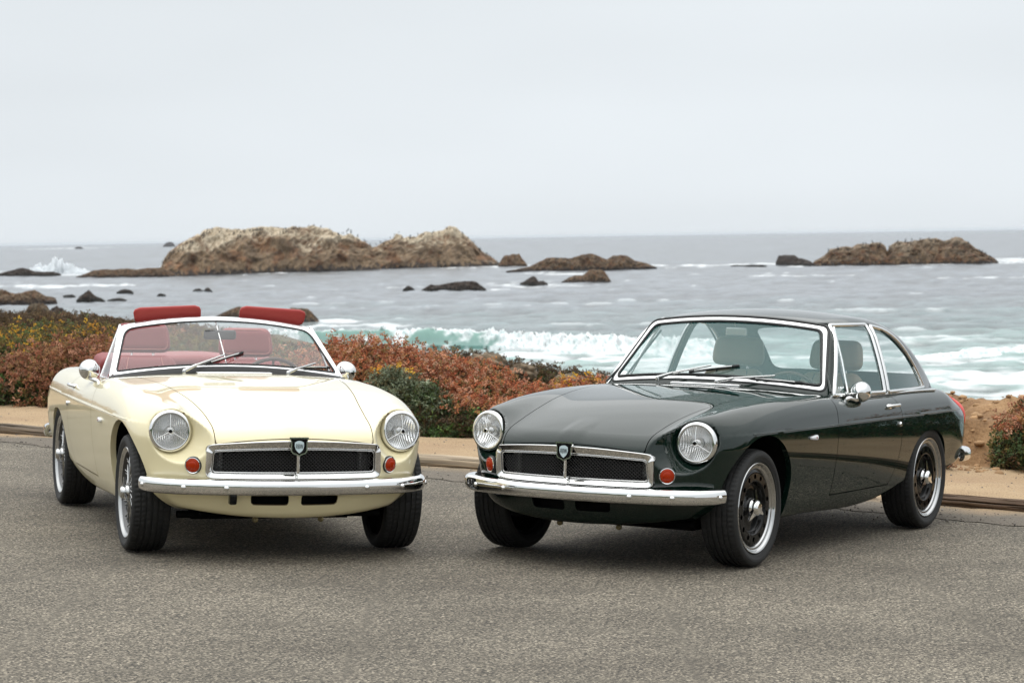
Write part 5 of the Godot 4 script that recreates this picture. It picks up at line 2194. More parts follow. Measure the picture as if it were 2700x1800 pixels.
func rock(called: String, outline: Array, base: Array, depth: float, rough: float, tones: Array, label: String, group: String, sd: int, pale := 0.0) -> void:
	if rock_m == null:
		rock_m = mat(Color.WHITE, 0.9)
		rock_m.vertex_color_use_as_albedo = true
		rock_m.normal_enabled = true
		rock_m.normal_texture = noise_tex(noise(71, 0.03, 5, FastNoiseLite.TYPE_CELLULAR), 512, [], true, 6.0)
		rock_m.normal_scale = 0.8
		rock_m.uv1_triplanar = true
		rock_m.uv1_world_triplanar = true
		rock_m.uv1_scale = Vector3(0.22, 0.22, 0.22)
		rock_m.detail_enabled = true
		rock_m.detail_blend_mode = BaseMaterial3D.BLEND_MODE_MUL
		rock_m.detail_uv_layer = BaseMaterial3D.DETAIL_UV_2
		rock_m.uv2_triplanar = true
		rock_m.uv2_world_triplanar = true
		rock_m.uv2_scale = Vector3(0.16, 0.16, 0.16)
		rock_m.detail_albedo = noise_tex(noise(72, 0.035, 5), 512, [[0.0, Color(0.42, 0.40, 0.38)], [0.42, Color(0.72, 0.70, 0.68)], [0.6, Color(0.95, 0.94, 0.93)], [1.0, Color(1, 1, 1)]])
	var nz := noise(sd, 1.0, 5)
	var nr := noise(sd + 1, 1.0, 4)
	nr.fractal_type = FastNoiseLite.FRACTAL_RIDGED
	var x0: float = outline[0][0]
	var x1: float = outline[-1][0]
	var a := sea_at(x0, lerpf(base[0], base[1], 0.0))
	var b := sea_at(x1, base[1])
	var dist := (a.distance_to(cam.transform.origin) + b.distance_to(cam.transform.origin)) * 0.5
	var per_px := dist / 7020.0
	var width := (x1 - x0) * per_px
	var nu := clampi(int((x1 - x0) * 0.8), 48, 380)
	var crag := noise(sd + 2, 1.0, 3, FastNoiseLite.TYPE_CELLULAR)
	crag.cellular_return_type = FastNoiseLite.RETURN_DISTANCE
	var nv := clampi(int(depth * nu * 0.9), 32, 110)
	var rows := []
	var cols := PackedColorArray()
	var peak := 0.0
	for o in outline:
		peak = maxf(peak, (lerpf(base[0], base[1], (o[0] - x0) / (x1 - x0)) - o[1]) * per_px)
	var most := minf(width, peak * 6.0)
	for iv in nv + 1:
		var v := -cos(PI * iv / nv)
		var row := []
		for iu in nu + 1:
			var f := float(iu) / nu
			var px := lerpf(x0, x1, f)
			var seg := 0
			while seg < outline.size() - 2 and px > outline[seg + 1][0]:
				seg += 1
			var top := lerpf(outline[seg][1], outline[seg + 1][1], clampf((px - outline[seg][0]) / (outline[seg + 1][0] - outline[seg][0]), 0.0, 1.0))
			var by := lerpf(base[0], base[1], f)
			top += (by - top) * 0.14 * rough * nz.get_noise_1d(px * 6.0 * 0.012 * 60.0 / maxf(x1 - x0, 60.0))
			var h := maxf(by - top, 0.3) * per_px
			var foot := sea_at(px, by)
			var away := Vector3(foot.x - cam.transform.origin.x, 0, foot.z - cam.transform.origin.z).normalized()
			var side := Vector3(-away.z, 0, away.x)
			# the ridge wanders in depth
			var fx := f * width / maxf(peak, 0.5)
			var shift := 0.32 * nz.get_noise_2d(fx * 1.1, 3.0)
			var vv := clampf((v - shift) / (1.0 - shift) if v > shift else (shift - v) / (1.0 + shift), 0.0, 1.0)
			var shape := pow(1.0 - pow(vv, 1.7), 0.75)
			var dd := depth * most * (0.35 + 0.65 * pow(h / peak, 0.6))
			var at := Vector3(fx, shape * h / peak, (v + 1.0) * 0.5 * dd / peak)
			# gullies, blocks and ledges carved into the mass
			var big := nz.get_noise_3dv(at * 1.6)
			var gully := nr.get_noise_3d(at.x * 1.9, at.y * 0.7, at.z * 1.9)
			var block := crag.get_noise_3d(at.x * 4.2, at.y * 5.5, at.z * 4.2) + 0.5
			var small := nz.get_noise_3dv(at * 9.0)
			var skirt := smoothstep(0.0, 0.25, shape)
			var crest := smoothstep(0.0, 0.4, vv)
			var push := rough * peak * skirt * (0.17 * big - 0.14 * (0.6 - gully) - 0.09 * block + 0.025 * small)
			var y := h * shape * (1.0 + rough * (0.20 * big * crest - 0.10 * block + 0.04 * small))
			var p := Vector3(foot.x, SEA - 0.5 + y + 0.5 * skirt, foot.z) + away * (v + 1.0) * 0.5 * dd
			p += (-away if v < shift else away) * push * (0.35 + 0.65 * crest) + side * 0.35 * rough * h * 0.12 * small
			row.append(p)
			var up := clampf((p.y - SEA) / peak, 0.0, 1.0)
			var mix := clampf(0.45 + 1.2 * nz.get_noise_3dv(at * 3.1 + Vector3(5, 0, 0)) + 0.6 * small, 0.0, 1.0)
			var iron := smoothstep(0.0, 0.3, nz.get_noise_3dv(at * 2.3 + Vector3(60, 0, 0)))
			var c: Color = tones[0].lerp(tones[1], mix)
			c = c.lerp(Color(c.r * 0.82, c.g * 0.55, c.b * 0.38), iron * 0.75)
			if pale > 0.0:
				var rel := (p.y - SEA) / maxf(h, 0.1)
				c = c.lerp(Color(0.72, 0.62, 0.46), pale * smoothstep(0.50, 0.85, rel * 0.40 + up * 0.50 + 0.6 * nz.get_noise_3d(at.x * 0.9 + 31.0, at.y * 2.0, at.z) + 0.3 * small))
			c = c.lerp(tones[2], smoothstep(0.9, 0.35, (p.y - SEA) / maxf(0.13 * peak, 0.7) + 1.2 * small))
			cols.append(c)
		rows.append(row)
	var mb := MB.new()
	mb.grid(rows, true)
	if mb.n[mb.n.size() / 2].y < 0.0:
		for k in mb.n.size():
			mb.n[k] = -mb.n[k]
	mb.c = cols
	tag(put(called, mb, rock_m, self), label, "rock", group)

func boulder(px: float, py: float, z: float, w: float, h: float, label: String, sd: int) -> void:
	var dir := G.inverse() * ray_px(px, py)
	var p := Vector3(0, 1.51072, 0) + dir * (z / dir.z)
	var f := to_st(p)
	var nz := noise(sd, 1.3, 4)
	var rows := []
	var cols := PackedColorArray()
	for a in 21:
		var row := []
		for b in 32:
			var el := PI * (a / 20.0 - 0.5)
			var an := TAU * b / 32.0
			var d := Vector3(cos(an) * cos(el), sin(el), sin(an) * cos(el))
			var r := 1.0 + 0.45 * nz.get_noise_3dv(d * 1.2)
			row.append(Vector3(p.x, p.y - h, p.z) + Vector3(d.x * w, d.y * h, d.z * w) * r)
			cols.append(Color(0.22, 0.165, 0.105) * (0.9 + 0.9 * nz.get_noise_3dv(d * 3.0)))
		rows.append(row)
	var mb := MB.new()
	mb.grid(rows, true, true)
	mb.c = cols
	tag(put("shore_boulder", mb, rock_m, self, Transform3D(G, Vector3.ZERO)), label, "rock", "pale boulders at the cliff edge")

func seabirds(outline: Array, base: Array, count: int, label: String, mesh: Mesh) -> void:
	var list := []
	for k in count:
		var f := rng.randf()
		var px := lerpf(outline[0][0], outline[-1][0], f)
		var seg := 0
		while seg < outline.size() - 2 and px > outline[seg + 1][0]:
			seg += 1
		var top := lerpf(outline[seg][1], outline[seg + 1][1], (px - outline[seg][0]) / (outline[seg + 1][0] - outline[seg][0]))
		var by := lerpf(base[0], base[1], f)
		var foot := sea_at(px, by)
		var per := foot.distance_to(cam.transform.origin) / 7020.0
		var fall := 0.5 if rng.randf() < 0.35 else rng.randf() * 14.0
		var p := Vector3(foot.x, SEA + (by - top - fall - 0.5) * per, foot.z)
		p += (p - cam.transform.origin).normalized() * 3.0 * rng.randf()
		var z := rng.randf_range(0.5, 0.9)
		list.append([Transform3D(Basis(Vector3.UP, rng.randf() * TAU).scaled(Vector3(z, z, z)), p), Color(0.03, 0.027, 0.025)])
	var m := mat(Color.WHITE, 0.8)
	m.vertex_color_use_as_albedo = true
	tag(scatter("seabirds", mesh, m, list, self), label, "birds", "", "stuff")
func _ready() -> void:
	rng.seed = 20240611
	# camera, sky, light, exposure
	var up := Vector3(-0.03756507, 0.99928755, 0.00364121).normalized()
	G = Basis(up.cross(Vector3.UP).normalized(), up.angle_to(Vector3.UP))
	cam = Camera3D.new()
	cam.name = "camera"
	cam.fov = 14.6111
	cam.near = 0.1
	cam.far = 90000.0
	add_child(cam)
	cam.transform = Transform3D(G, Vector3.ZERO) * Transform3D(Basis(Vector3.RIGHT, -0.0354604) * Basis(Vector3.BACK, 0.0216781), Vector3(0, 1.51072, 0))
	var lens := CameraAttributesPhysical.new()
	lens.frustum_focal_length = 93.6
	lens.frustum_focus_distance = 12.3
	lens.exposure_aperture = 9.0
	lens.frustum_near = 0.1
	lens.frustum_far = 90000.0
	cam.attributes = lens
	var we := WorldEnvironment.new()
	we.name = "environment"
	var env := Environment.new()
	env.background_mode = Environment.BG_SKY
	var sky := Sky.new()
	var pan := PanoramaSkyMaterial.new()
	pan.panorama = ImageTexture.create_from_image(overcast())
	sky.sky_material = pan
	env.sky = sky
	env.tonemap_mode = Environment.TONE_MAPPER_LINEAR
	env.tonemap_exposure = 1.25
	env.fog_enabled = true
	env.fog_density = 0.00003
	env.fog_light_color = Color(0.90, 0.93, 0.96)
	env.sdfgi_enabled = true
	env.ssao_enabled = true
	env.ssil_enabled = true
	we.environment = env
	add_child(we)
	var sun := DirectionalLight3D.new()
	sun.name = "sun"
	sun.light_energy = 0.16
	sun.light_angular_distance = 100.0
	sun.light_color = Color(1.0, 0.975, 0.94)
	sun.shadow_enabled = true
	add_child(sun)
	sun.transform = Transform3D(Basis.looking_at(Vector3(0.12, -0.90, 0.44).normalized(), Vector3.UP), Vector3(0, 30, 0))

	build_land()
	build_waters()
	build_plants()
	setup_materials()
	build_shells()
	make_roadster()
	make_coupe()

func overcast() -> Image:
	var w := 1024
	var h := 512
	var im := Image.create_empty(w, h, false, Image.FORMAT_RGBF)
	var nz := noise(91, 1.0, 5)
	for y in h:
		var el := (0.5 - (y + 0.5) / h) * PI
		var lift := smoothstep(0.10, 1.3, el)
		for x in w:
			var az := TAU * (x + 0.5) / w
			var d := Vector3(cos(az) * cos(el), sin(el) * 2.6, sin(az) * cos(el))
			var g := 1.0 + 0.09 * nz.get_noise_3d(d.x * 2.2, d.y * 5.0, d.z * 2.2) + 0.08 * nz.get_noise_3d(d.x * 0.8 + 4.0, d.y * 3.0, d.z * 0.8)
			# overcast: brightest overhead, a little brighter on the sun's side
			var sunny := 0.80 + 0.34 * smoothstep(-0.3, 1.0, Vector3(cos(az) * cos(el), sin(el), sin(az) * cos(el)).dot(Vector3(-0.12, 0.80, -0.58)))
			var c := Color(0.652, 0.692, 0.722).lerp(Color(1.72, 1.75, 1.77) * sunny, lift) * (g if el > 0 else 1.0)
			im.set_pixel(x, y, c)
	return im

func build_waters() -> void:
	# foam: streaks and collars, each given along the water
	for f in [[1010, 760, 1330, 745, 7, 0.5], [1215, 766, 1300, 764, 4, 0.8], [1370, 752, 1470, 756, 5, 0.8], [1290, 705, 1330, 700, 9, 0.9], [1330, 712, 1760, 704, 10, 0.45], [1360, 720, 1560, 722, 9, 0.5], [1840, 698, 2060, 694, 16, 1.0], [2060, 703, 2640, 692, 7, 0.7], [2610, 690, 2700, 682, 22, 0.9], [1830, 722, 2000, 720, 8, 0.3], [1990, 728, 2150, 726, 7, 0.35], [2550, 732, 2660, 730, 6, 0.35], [0, 756, 240, 753, 12, 0.4], [125, 656, 155, 656, 60, 0.9], [178, 653, 232, 653, 60, 0.9], [60, 716, 250, 722, 14, 1.0], [630, 724, 720, 721, 5, 0.8], [430, 706, 420, 708, 8, 0.9]]:
		foam_px(f[0], f[1], f[2], f[3], f[4], f[5])
	# the surf zone
	for f in [[760, 862, 900, 866, 5, 0.6], [840, 908, 1300, 925, 4, 0.45], [1300, 938, 1900, 948, 7, 0.8], [1150, 955, 1650, 985, 6, 0.55], [1380, 970, 1660, 1000, 6, 0.65], [2060, 955, 2420, 968, 9, 0.5], [2400, 950, 2900, 925, 11, 0.5], [2420, 985, 2900, 972, 8, 0.42], [2380, 1012, 2900, 1002, 6, 0.42], [2380, 1038, 2900, 1022, 5, 0.5], [560, 838, 680, 842, 5, 0.8], [750, 848, 850, 850, 5, 0.8], [1700, 980, 2400, 1000, 9, 0.6], [690, 880, 860, 890, 5, 0.6], [1700, 905, 2400, 890, 8, 0.35]]:
		foam_px(f[0], f[1], f[2], f[3], f[4], f[5])
	build_sea()
	var tan := [Color(0.17, 0.115, 0.066), Color(0.36, 0.255, 0.155), Color(0.05, 0.038, 0.028)]
	var dark := [Color(0.040, 0.031, 0.025), Color(0.075, 0.056, 0.042), Color(0.018, 0.016, 0.014)]
	var mid := [Color(0.10, 0.07, 0.043), Color(0.22, 0.145, 0.082), Color(0.034, 0.027, 0.021)]
	var big := [[400, 725], [425, 706], [432, 689], [444, 673], [478, 650], [505, 636], [528, 627], [540, 614], [551, 607], [570, 605], [589, 606], [612, 612], [650, 610], [680, 607], [708, 606], [754, 604], [777, 599], [810, 597], [842, 595], [865, 602], [885, 609], [906, 616], [914, 612], [921, 605], [932, 615], [948, 626], [962, 634], [983, 650], [992, 646], [1000, 641], [1018, 632], [1036, 626], [1047, 610], [1056, 614], [1064, 623], [1080, 622], [1098, 620], [1123, 609], [1140, 612], [1153, 611], [1170, 606], [1185, 594], [1200, 599], [1208, 604], [1220, 613], [1229, 622], [1251, 640], [1268, 658], [1293, 674], [1318, 694]]
	rock("sea_stack", big, [730, 700], 0.42, 1.0, tan, "largest tan and brown sea rock, long, with pale guano on its peaks", "", 101, 0.95)
	rock("rock_ledge", [[199, 729], [222, 722], [245, 712], [270, 710], [300, 712], [333, 707], [360, 710], [385, 706], [425, 707], [450, 716], [470, 728]], [732, 730], 0.3, 0.8, mid, "low brown ledge running left from the foot of the largest sea rock", "", 102)
	rock("sea_rock", [[1313, 699], [1318, 690], [1331, 673], [1350, 671], [1369, 669], [1378, 682], [1391, 699]], [703, 702], 0.6, 0.8, mid, "small square-topped brown rock just right of the largest sea rock", "", 103)
	rock("rock_ledge", [[1335, 714], [1370, 708], [1395, 703], [1416, 693], [1433, 686], [1450, 680], [1480, 680], [1500, 682], [1540, 669], [1557, 667], [1582, 676], [1600, 684], [1616, 674], [1640, 673], [1655, 675], [1676, 687], [1705, 693], [1733, 705]], [716, 707], 0.3, 0.9, mid, "long rusty brown reef in the middle of the bay", "", 104)
	rock("sea_rock", [[1061, 764], [1069, 757], [1076, 753], [1086, 757], [1095, 764]], [766, 766], 0.6, 0.7, dark, "tiny dark rock left of the long dark reef in the middle", "", 105)
	rock("rock_ledge", [[1110, 766], [1113, 763], [1125, 756], [1136, 750], [1146, 752], [1161, 752], [1174, 747], [1190, 745], [1208, 742], [1230, 741], [1251, 740], [1262, 746], [1268, 751], [1282, 762]], [769, 767], 0.3, 0.9, dark, "long dark reef with a humped right end, nearest of the middle reefs", "", 106)
	rock("sea_rock", [[1371, 746], [1385, 740], [1395, 733], [1408, 727], [1414, 732], [1420, 741], [1433, 740], [1445, 748]], [753, 754], 0.5, 0.8, dark, "small pointed dark rock with a low shoulder on its right", "", 107)
	rock("sea_rock", [[1480, 743], [1500, 732], [1515, 727], [1536, 727], [1545, 720], [1553, 714], [1566, 710], [1580, 712], [1595, 715], [1604, 728], [1612, 742]], [745, 745], 0.5, 0.9, mid, "round-topped brown rock in front of the long rusty reef", "", 108)
	rock("sea_rock", [[2046, 692], [2050, 682], [2053, 675], [2073, 671], [2095, 672], [2105, 680], [2121, 683], [2140, 690], [2150, 699]], [699, 701], 0.5, 0.9, dark, "low dark rock at the left end of the right-hand sea rock", "", 109)
	var right := [[2140, 700], [2148, 689], [2174, 675], [2182, 666], [2190, 657], [2210, 652], [2247, 655], [2263, 646], [2287, 642], [2305, 639], [2324, 636], [2330, 641], [2336, 649], [2341, 663], [2346, 649], [2355, 644], [2364, 638], [2396, 634], [2437, 630], [2469, 629], [2481, 636], [2490, 637], [2501, 634], [2517, 628], [2530, 627], [2538, 628], [2548, 635], [2558, 643], [2574, 657], [2598, 669], [2624, 682], [2634, 690]]
	rock("sea_stack", right, [701, 693], 0.4, 1.0, mid, "second largest sea rock, brown with a cleft, right of the bay", "", 110, 0.28)
	rock("rock_ledge", [[1926, 700], [1940, 698], [1960, 699], [1985, 698], [2010, 698], [2022, 700]], [702, 702], 0.4, 0.6, dark, "thin dark reef awash left of the right-hand sea rock", "", 111)
	rock("rock_ledge", [[-70, 725], [-30, 718], [0, 720], [38, 711], [57, 707], [75, 710], [90, 715], [115, 717], [140, 716], [160, 722]], [729, 727], 0.3, 0.9, dark, "low dark reef at the left edge below bursting white spray", "", 112)
	rock("sea_rock", [[-60, 790], [-30, 772], [0, 764], [20, 769], [38, 775], [55, 772], [68, 769], [92, 766], [105, 772], [120, 781], [135, 783], [146, 786], [150, 797]], [803, 799], 0.4, 0.9, mid, "big double-humped dark rock off the left shore", "", 113)
	rock("sea_rock", [[200, 792], [210, 780], [222, 772], [232, 764], [241, 772], [250, 780], [265, 785], [277, 793]], [795, 794], 0.5, 0.8, dark, "dark pyramid-shaped rock right of the double-humped rock", "", 114)
	rock("sea_rock", [[306, 770], [318, 764], [330, 762], [343, 764], [351, 770]], [772, 772], 0.5, 0.7, dark, "smooth low dark rock behind the pyramid-shaped rock", "", 115)
	rock("sea_rock", [[282, 791], [298, 787], [312, 785], [325, 787], [334, 791]], [793, 793], 0.5, 0.6, dark, "flat dark rock just right of the pyramid-shaped rock", "", 116)
	rock("sea_rock", [[165, 779], [178, 777], [190, 776], [198, 780]], [782, 782], 0.5, 0.6, dark, "faint flat dark rock between the double-humped and pyramid rocks", "", 117)
	rock("sea_rock", [[412, 780], [418, 774], [426, 773], [434, 776], [439, 781]], [782, 782], 0.5, 0.6, dark, "small dark block of rock alone in still water", "", 118)
	rock("sea_rock", [[506, 767], [516, 761], [525, 760], [536, 766], [543, 759], [550, 758], [560, 768]], [769, 769], 0.5, 0.8, dark, "two-knobbed small dark rock farthest right of the left shore rocks", "", 119)
	rock("sea_rock", [[428, 649], [436, 641], [446, 637], [455, 639], [462, 649]], [651, 650], 0.5, 0.8, [Color(0.09, 0.08, 0.08), Color(0.12, 0.105, 0.10), Color(0.06, 0.055, 0.05)], "lone distant rock on the horizon left of the largest sea rock", "", 120)
	rock("sea_rock", [[195, 654], [203, 650], [212, 651], [220, 655]], [656, 656], 0.5, 0.6, dark, "tiny distant rock in white foam near the left horizon", "", 121)
	rock("sea_rock", [[566, 836], [580, 828], [600, 818], [618, 813], [632, 809], [648, 815], [665, 826], [690, 836]], [842, 842], 0.5, 0.9, mid, "brown rock seen between the two raised red sun visors", "", 122)
	rock("sea_rock", [[726, 836], [745, 826], [760, 818], [768, 810], [790, 810], [810, 814], [825, 826], [836, 838], [843, 848]], [852, 854], 0.5, 0.9, mid, "brown rock peeping out behind the right red sun visor", "", 123)
	rock("shore_boulder", [[64, 822], [75, 806], [90, 800], [108, 798], [122, 803], [132, 822]], [842, 842], 0.7, 0.7, [Color(0.10, 0.075, 0.045), Color(0.15, 0.11, 0.065), Color(0.05, 0.04, 0.03)], "rounded brown boulder behind the left bank of shrubs", "", 124)
	rock("shore_boulder", [[124, 826], [135, 813], [150, 808], [165, 812], [180, 830]], [844, 844], 0.7, 0.7, dark, "darker boulder touching the rounded brown one behind the left bank", "", 125)
	var bird := MB.new()
	bird.lathe(Transform3D(Basis(Vector3.RIGHT, 0.35), Vector3.ZERO), [Vector2(0.0, -0.1), Vector2(0.10, 0.0), Vector2(0.16, 0.22), Vector2(0.13, 0.42), Vector2(0.06, 0.58), Vector2(0.065, 0.68), Vector2(0.05, 0.76), Vector2(0.0, 0.79)], 8)
	bird.tube(PackedVector3Array([Vector3(0, 0.72, 0.24), Vector3(0, 0.70, 0.42)]), 0.02, 4)
	var bm := bird.mesh()
	seabirds(big, [730, 700], 150, "dark seabirds crowding the ridges of the largest sea rock", bm)
	seabirds(right, [701, 693], 40, "dark seabirds dotted along the top of the right-hand sea rock", bm)
	breaker([[690, 886, 0.5, 0.6], [800, 902, 0.95, 0.35], [900, 905, 1.05, 0.25], [1000, 907, 1.15, 0.28], [1060, 907, 1.0, 0.5], [1120, 908, 1.1, 0.22], [1220, 909, 1.1, 0.40], [1290, 910, 1.15, 0.42], [1345, 912, 1.0, 0.95], [1450, 920, 1.1, 1.0], [1560, 927, 1.1, 1.0], [1680, 932, 1.1, 1.0], [1800, 936, 1.05, 1.0], [1950, 940, 0.8, 1.0]], "turquoise wave breaking into white foam between the two cars", 131)
	breaker([[2380, 955, 0.3, 1.0], [2480, 950, 0.4, 0.9], [2600, 942, 0.45, 1.0], [2760, 932, 0.45, 0.9], [2950, 925, 0.3, 1.0]], "low line of white water right of the dark green car", 141)
	spray([[58, 716, 722], [75, 706, 722], [95, 700, 722], [112, 697, 722], [128, 694, 722], [140, 688, 722], [150, 683, 722], [160, 685, 722], [170, 692, 722], [184, 697, 722], [200, 702, 723], [218, 706, 723], [236, 711, 723], [253, 719, 723]], "burst of white spray over the low reef at the left", 151)
	spray([[416, 708, 711], [421, 700, 711], [426, 698, 711], [432, 706, 711]], "small white splash at the left foot of the largest sea rock", 152)

func build_plants() -> void:
	setup_plants()
	var g := "shrubs on the bank above the sea"
	# left of the cream car and behind it
	shrub_at(20, 850, -24.6, 0.75, 0.6, OLIVE + GREENS, YELLOW + OLIVE + OLIVE + GREENS, 0.5, 1.5, "yellow-flowered olive shrub at the left edge", g)
	shrub_at(25, 930, -24.0, 0.6, 0.45, GREENS + BROWN + GREENS, DULL, 0.55, 1.7, "low rust and green shrub at the left edge, nearest the sand", g)
	shrub_at(130, 905, -24.1, 0.6, 0.5, GREENS + BRIGHT, DULL, 0.50, 1.7, "pink-headed green shrub left of the cream car's wing", g)
	shrub_at(120, 842, -25.6, 0.8, 0.6, OLIVE + GREENS, YELLOW + OLIVE + OLIVE + GREENS, 0.5, 1.4, "olive shrub dotted with yellow flowers behind the pink-headed one", g)
	shrub_at(215, 880, -23.9, 0.65, 0.5, OLIVE + DULL, DULL, 0.20, 1.7, "red-brown shrub beside the cream car's door mirror", g)
	shrub_at(265, 850, -25.4, 0.8, 0.6, OLIVE + BROWN + GREENS, YELLOW + OLIVE + BROWN + OLIVE, 0.5, 1.4, "olive and rust shrub touching the cream car's windscreen post", g)
	shrub_at(390, 865, -24.9, 0.75, 0.6, GREYGREEN + OLIVE, OLIVE + DULL, 0.7, 1.4, "olive grey shrub behind the left red headrest", g)
	shrub_at(500, 868, -24.2, 0.75, 0.6, GREYGREEN + OLIVE, OLIVE, 0.75, 1.4, "olive grey shrub seen through the windscreen between the headrests", g)
	shrub_at(610, 880, -23.6, 0.70, 0.55, GREYGREEN + GREENS, OLIVE, 0.75, 1.4, "grey-green shrub behind the right red headrest", g)
	shrub_at(760, 925, -23.0, 0.65, 0.5, GREYGREEN + GREENS, DULL, 0.5, 1.5, "green shrub seen through the windscreen's right end", g)
	var rise := ["dark brown scrub on the rise, farthest left", "dark brown scrub on the rise above the yellow-flowered shrub", "dark brown scrub on the rise left of the cream windscreen", "dark brown scrub on the rise under the left sun visor", "brown scrub on the rise between the sun visors"]
	for k in 5:
		shrub_at([10, 100, 205, 330, 460][k], [818, 820, 830, 848, 858][k], -31.5 + 0.3 * k, 1.15, 0.8, BROWN + OLIVE, BROWN, 0.6, 1.3, rise[k], "brown scrub on the rise")
	# between the cars
	shrub_at(905, 885, -22.5, 0.50, 0.55, GREENS + RUST + BROWN, RUST, 0.12, 2.2, "rust-red shrub whose left side touches the cream car's door mirror", g)
	shrub_at(1000, 880, -22.3, 0.55, 0.55, GREENS + RUST + BROWN, RUST, 0.10, 2.2, "tallest rust-red shrub, in the middle of the bank between the cars", g)
	shrub_at(1110, 905, -22.1, 0.55, 0.55, GREENS + RUST + BROWN, RUST, 0.10, 2.2, "rust-red shrub right of the tallest one", g)
	shrub_at(1215, 945, -21.8, 0.55, 0.5, GREENS + RUST + BROWN, RUST, 0.12, 2.2, "rust-red shrub above the dark green car's nearer headlamp side", g)
	shrub_at(1325, 980, -21.5, 0.50, 0.5, GREENS + RUST + BROWN, RUST, 0.15, 2.1, "rust-red shrub over the dark green car's left front wing", g)
	shrub_at(1440, 1006, -21.2, 0.50, 0.45, GREENS + RUST + BROWN, RUST, 0.15, 2.1, "low rust-red shrub left of the coupe's windscreen", g)
	shrub_at(1560, 992, -20.9, 0.50, 0.45, GREENS + RUST, RUST + YELLOW, 0.2, 2.1, "low rust-red shrub with yellow sprigs against the coupe's windscreen", g)
	shrub_at(1050, 955, -21.35, 0.30, 0.26, GREYGREEN, YELLOW, 1.10, 3.4, "upright silvery green shrub in front of the tallest rust-red one", g)
	shrub_at(1118, 1000, -21.25, 0.26, 0.22, GREYGREEN + GREENS, [], 1.0, 3.0, "small silvery green shrub right of the upright one", g)
	shrub_at(1010, 1040, -21.7, 0.30, 0.24, GREENS + GREYGREEN, RUST, 0.9, 2.8, "dark green shrub half hidden by the cream car's wing", g)
	shrub_at(1110, 1075, -21.45, 0.24, 0.2, BRIGHT + GREENS + BROWN, BROWN, 0.9, 3.0, "lowest green shrub beside the cream car's headlamp", g)
	shrub_at(1180, 1045, -21.3, 0.30, 0.22, BRIGHT + GREENS + BROWN + BROWN, RUST, 0.9, 3.0, "bright green shrub midway between the two cars' headlamps", g)
	shrub_at(1275, 1050, -21.1, 0.30, 0.22, BRIGHT + GREENS + BROWN + BROWN, RUST, 0.85, 3.0, "bright green shrub beside the dark green car's headlamp", g)
	shrub_at(1190, 1105, -21.1, 0.22, 0.18, GREENS + BRIGHT, BROWN, 0.9, 3.0, "low green shrub at the edge of the sand between the cars", g)
	var cliff := ["olive scrub at the cliff edge behind the tallest rust-red shrub", "olive scrub at the cliff edge below the green wave face", "olive scrub at the cliff edge below the white wave", "olive scrub at the cliff edge left of the coupe's windscreen", "olive scrub at the cliff edge touching the coupe's windscreen"]
	boulder(1285, 932, -26.8, 0.20, 0.10, "pale boulder at the cliff edge below the green wave face", 161)
	boulder(1378, 960, -26.5, 0.15, 0.09, "pale boulder at the cliff edge below the white wave", 162)
	boulder(1500, 986, -26.0, 0.17, 0.08, "pale boulder at the cliff edge nearest the coupe's windscreen", 163)
	for k in 5:
		shrub_at([1200, 1290, 1385, 1470, 1545][k], [916, 935, 950, 964, 976][k], -27.5, 0.55, 0.45, OLIVE + BROWN + GREENS, BROWN, 0.8, 1.6, cliff[k], "olive scrub at the cliff edge")
	# right edge
	shrub_at(2738, 1050, -18.9, 0.30, 0.26, GREENS + OLIVE + GREENS, RUST + DULL, 0.62, 2.0, "green shrub with rust-red heads cut by the right edge, before the sandy bluff", g)
	shrub_at(2672, 1195, -19.15, 0.10, 0.09, GREENS + OLIVE, DULL, 0.6, 1.4, "small straggling shrub at the foot of the sandy bluff", g)
	# low growth over the whole bank
	var cover := []
	for k in 26000:
		var s := rng.randf_range(-14.0, 9.0)
		var t := rng.randf_range(2.2, 11.0)
		var p := st(s, t)
		var look := p.x / maxf(-p.z, 6.0)
		if look > 0.11 and look < 0.24 or rng.randf() < smoothstep(2.6, 2.2, t):
			continue
		p.y = land_y(s, t) + 0.01
		var z := rng.randf_range(0.04, 0.085)
		cover.append([Transform3D(Basis.from_euler(Vector3(rng.randfn() * 0.4, rng.randf() * TAU, rng.randfn() * 0.4)).scaled(Vector3(z, z * 0.8, z)), p), pick(OLIVE + GREENS + BROWN + DULL)])
	tag(scatter("ground_cover", leaf_mesh, plant_m, cover, self, Transform3D(G, Vector3.ZERO)), "low olive and brown growth covering the bank between the shrubs", "ground cover", "", "stuff")
	for k in 8:
		shrub_at(1690 + k * 85, 1022 + 4 * (k % 2), -20.6 + 0.25 * k, 0.6, 0.5, GREENS + RUST + BROWN, RUST, 0.2, 1.2, "")
	# out of the frame, seen in the cars' paint
	for k in 10:
		shrub(6.4 + k * 1.9, 3.5 + 0.3 * (k % 3), 1.4, 0.9, 1.35 + 0.1 * k, GREENS + BROWN, RUST, 0.75, 0.55, "")
	for k in 6:
		shrub(-10.5 - k * 2.4, 3.2, 1.5, 1.0, 0.9, GREENS + RUST, RUST, 0.5, 0.5, "")
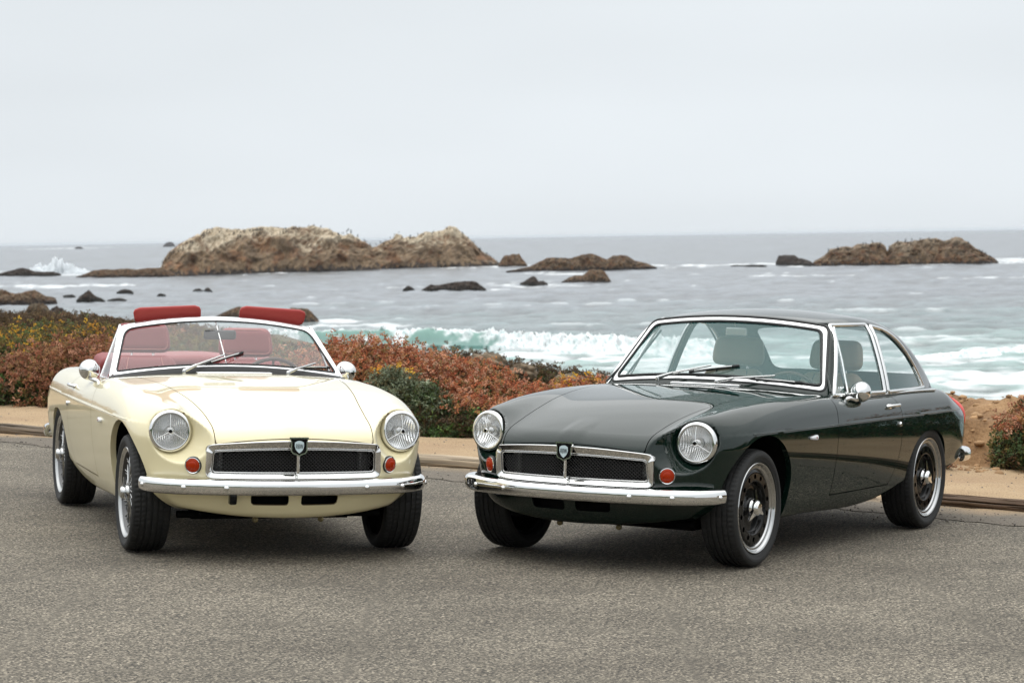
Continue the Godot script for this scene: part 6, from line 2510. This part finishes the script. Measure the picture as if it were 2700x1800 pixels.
	tag(scatter("scrub", leaf_mesh, plant_m, far_leaves, self, Transform3D(G, Vector3.ZERO)), "green and rust scrub running on along the bank beyond both edges", "scrub", "", "stuff")
	tag(scatter("scrub_seed_heads", head_mesh, plant_m, far_heads, self, Transform3D(G, Vector3.ZERO)), "rust seed heads on the scrub beyond both edges", "scrub", "", "stuff")
	# logs along the road
	build_log(-9.4, -6.3, 0.046, "dark weathered log at the left edge, behind the cream car's tail", Color(0.13, 0.095, 0.065), 81)
	build_log(-6.2, -3.0, 0.046, "weathered log hidden mostly by the cream car", Color(0.16, 0.125, 0.09), 82)
	build_log(-2.9, 0.95, 0.050, "grey-tan weathered log between the two cars", Color(0.34, 0.27, 0.19), 83)
	build_log(1.05, 3.55, 0.047, "weathered log behind the dark green car", Color(0.20, 0.15, 0.10), 84)
	build_log(3.64, 7.2, 0.046, "dark brown cracked log at the right edge, behind the coupe's rear wheel", Color(0.13, 0.085, 0.055), 85)
	build_log(7.3, 10.8, 0.047, "weathered log past the right edge", Color(0.16, 0.11, 0.07), 86)
	tuft(-0.42, -0.62, 0.06, "grass tuft by the log, nearest the cream car")
	tuft(-0.08, -0.64, 0.075, "grass tuft by the log, middle of the three")
	tuft(0.17, -0.63, 0.06, "grass tuft by the log, nearest the dark green car")
	# wooded hillside across the road behind the camera, seen only in reflections
	var mb := MB.new()
	var rows := []
	var cols := PackedColorArray()
	var nz := noise(95, 0.12, 5)
	for t in axis([[-58.0, -36.0, 1.0]]):
		var row := []
		for s in axis([[-90.0, 90.0, 1.5]]):
			var p := st(s, t)
			p.y = smoothstep(-36.0, -44.0, t) * (4.2 + 2.6 * nz.get_noise_2d(s, t) + 1.6 * nz.get_noise_2d(s * 5.0, t * 5.0)) - 0.05
			row.append(p)
			cols.append(Color(0.035, 0.05, 0.022) * (1.0 + 0.8 * nz.get_noise_2d(s * 3.0, t * 3.0)))
		rows.append(row)
	mb.grid(rows)
	mb.c = cols
	var hm := mat(Color.WHITE, 0.95)
	hm.vertex_color_use_as_albedo = true
	tag(put("hillside", mb, hm, self, Transform3D(G, Vector3.ZERO)), "", "", "", "structure")
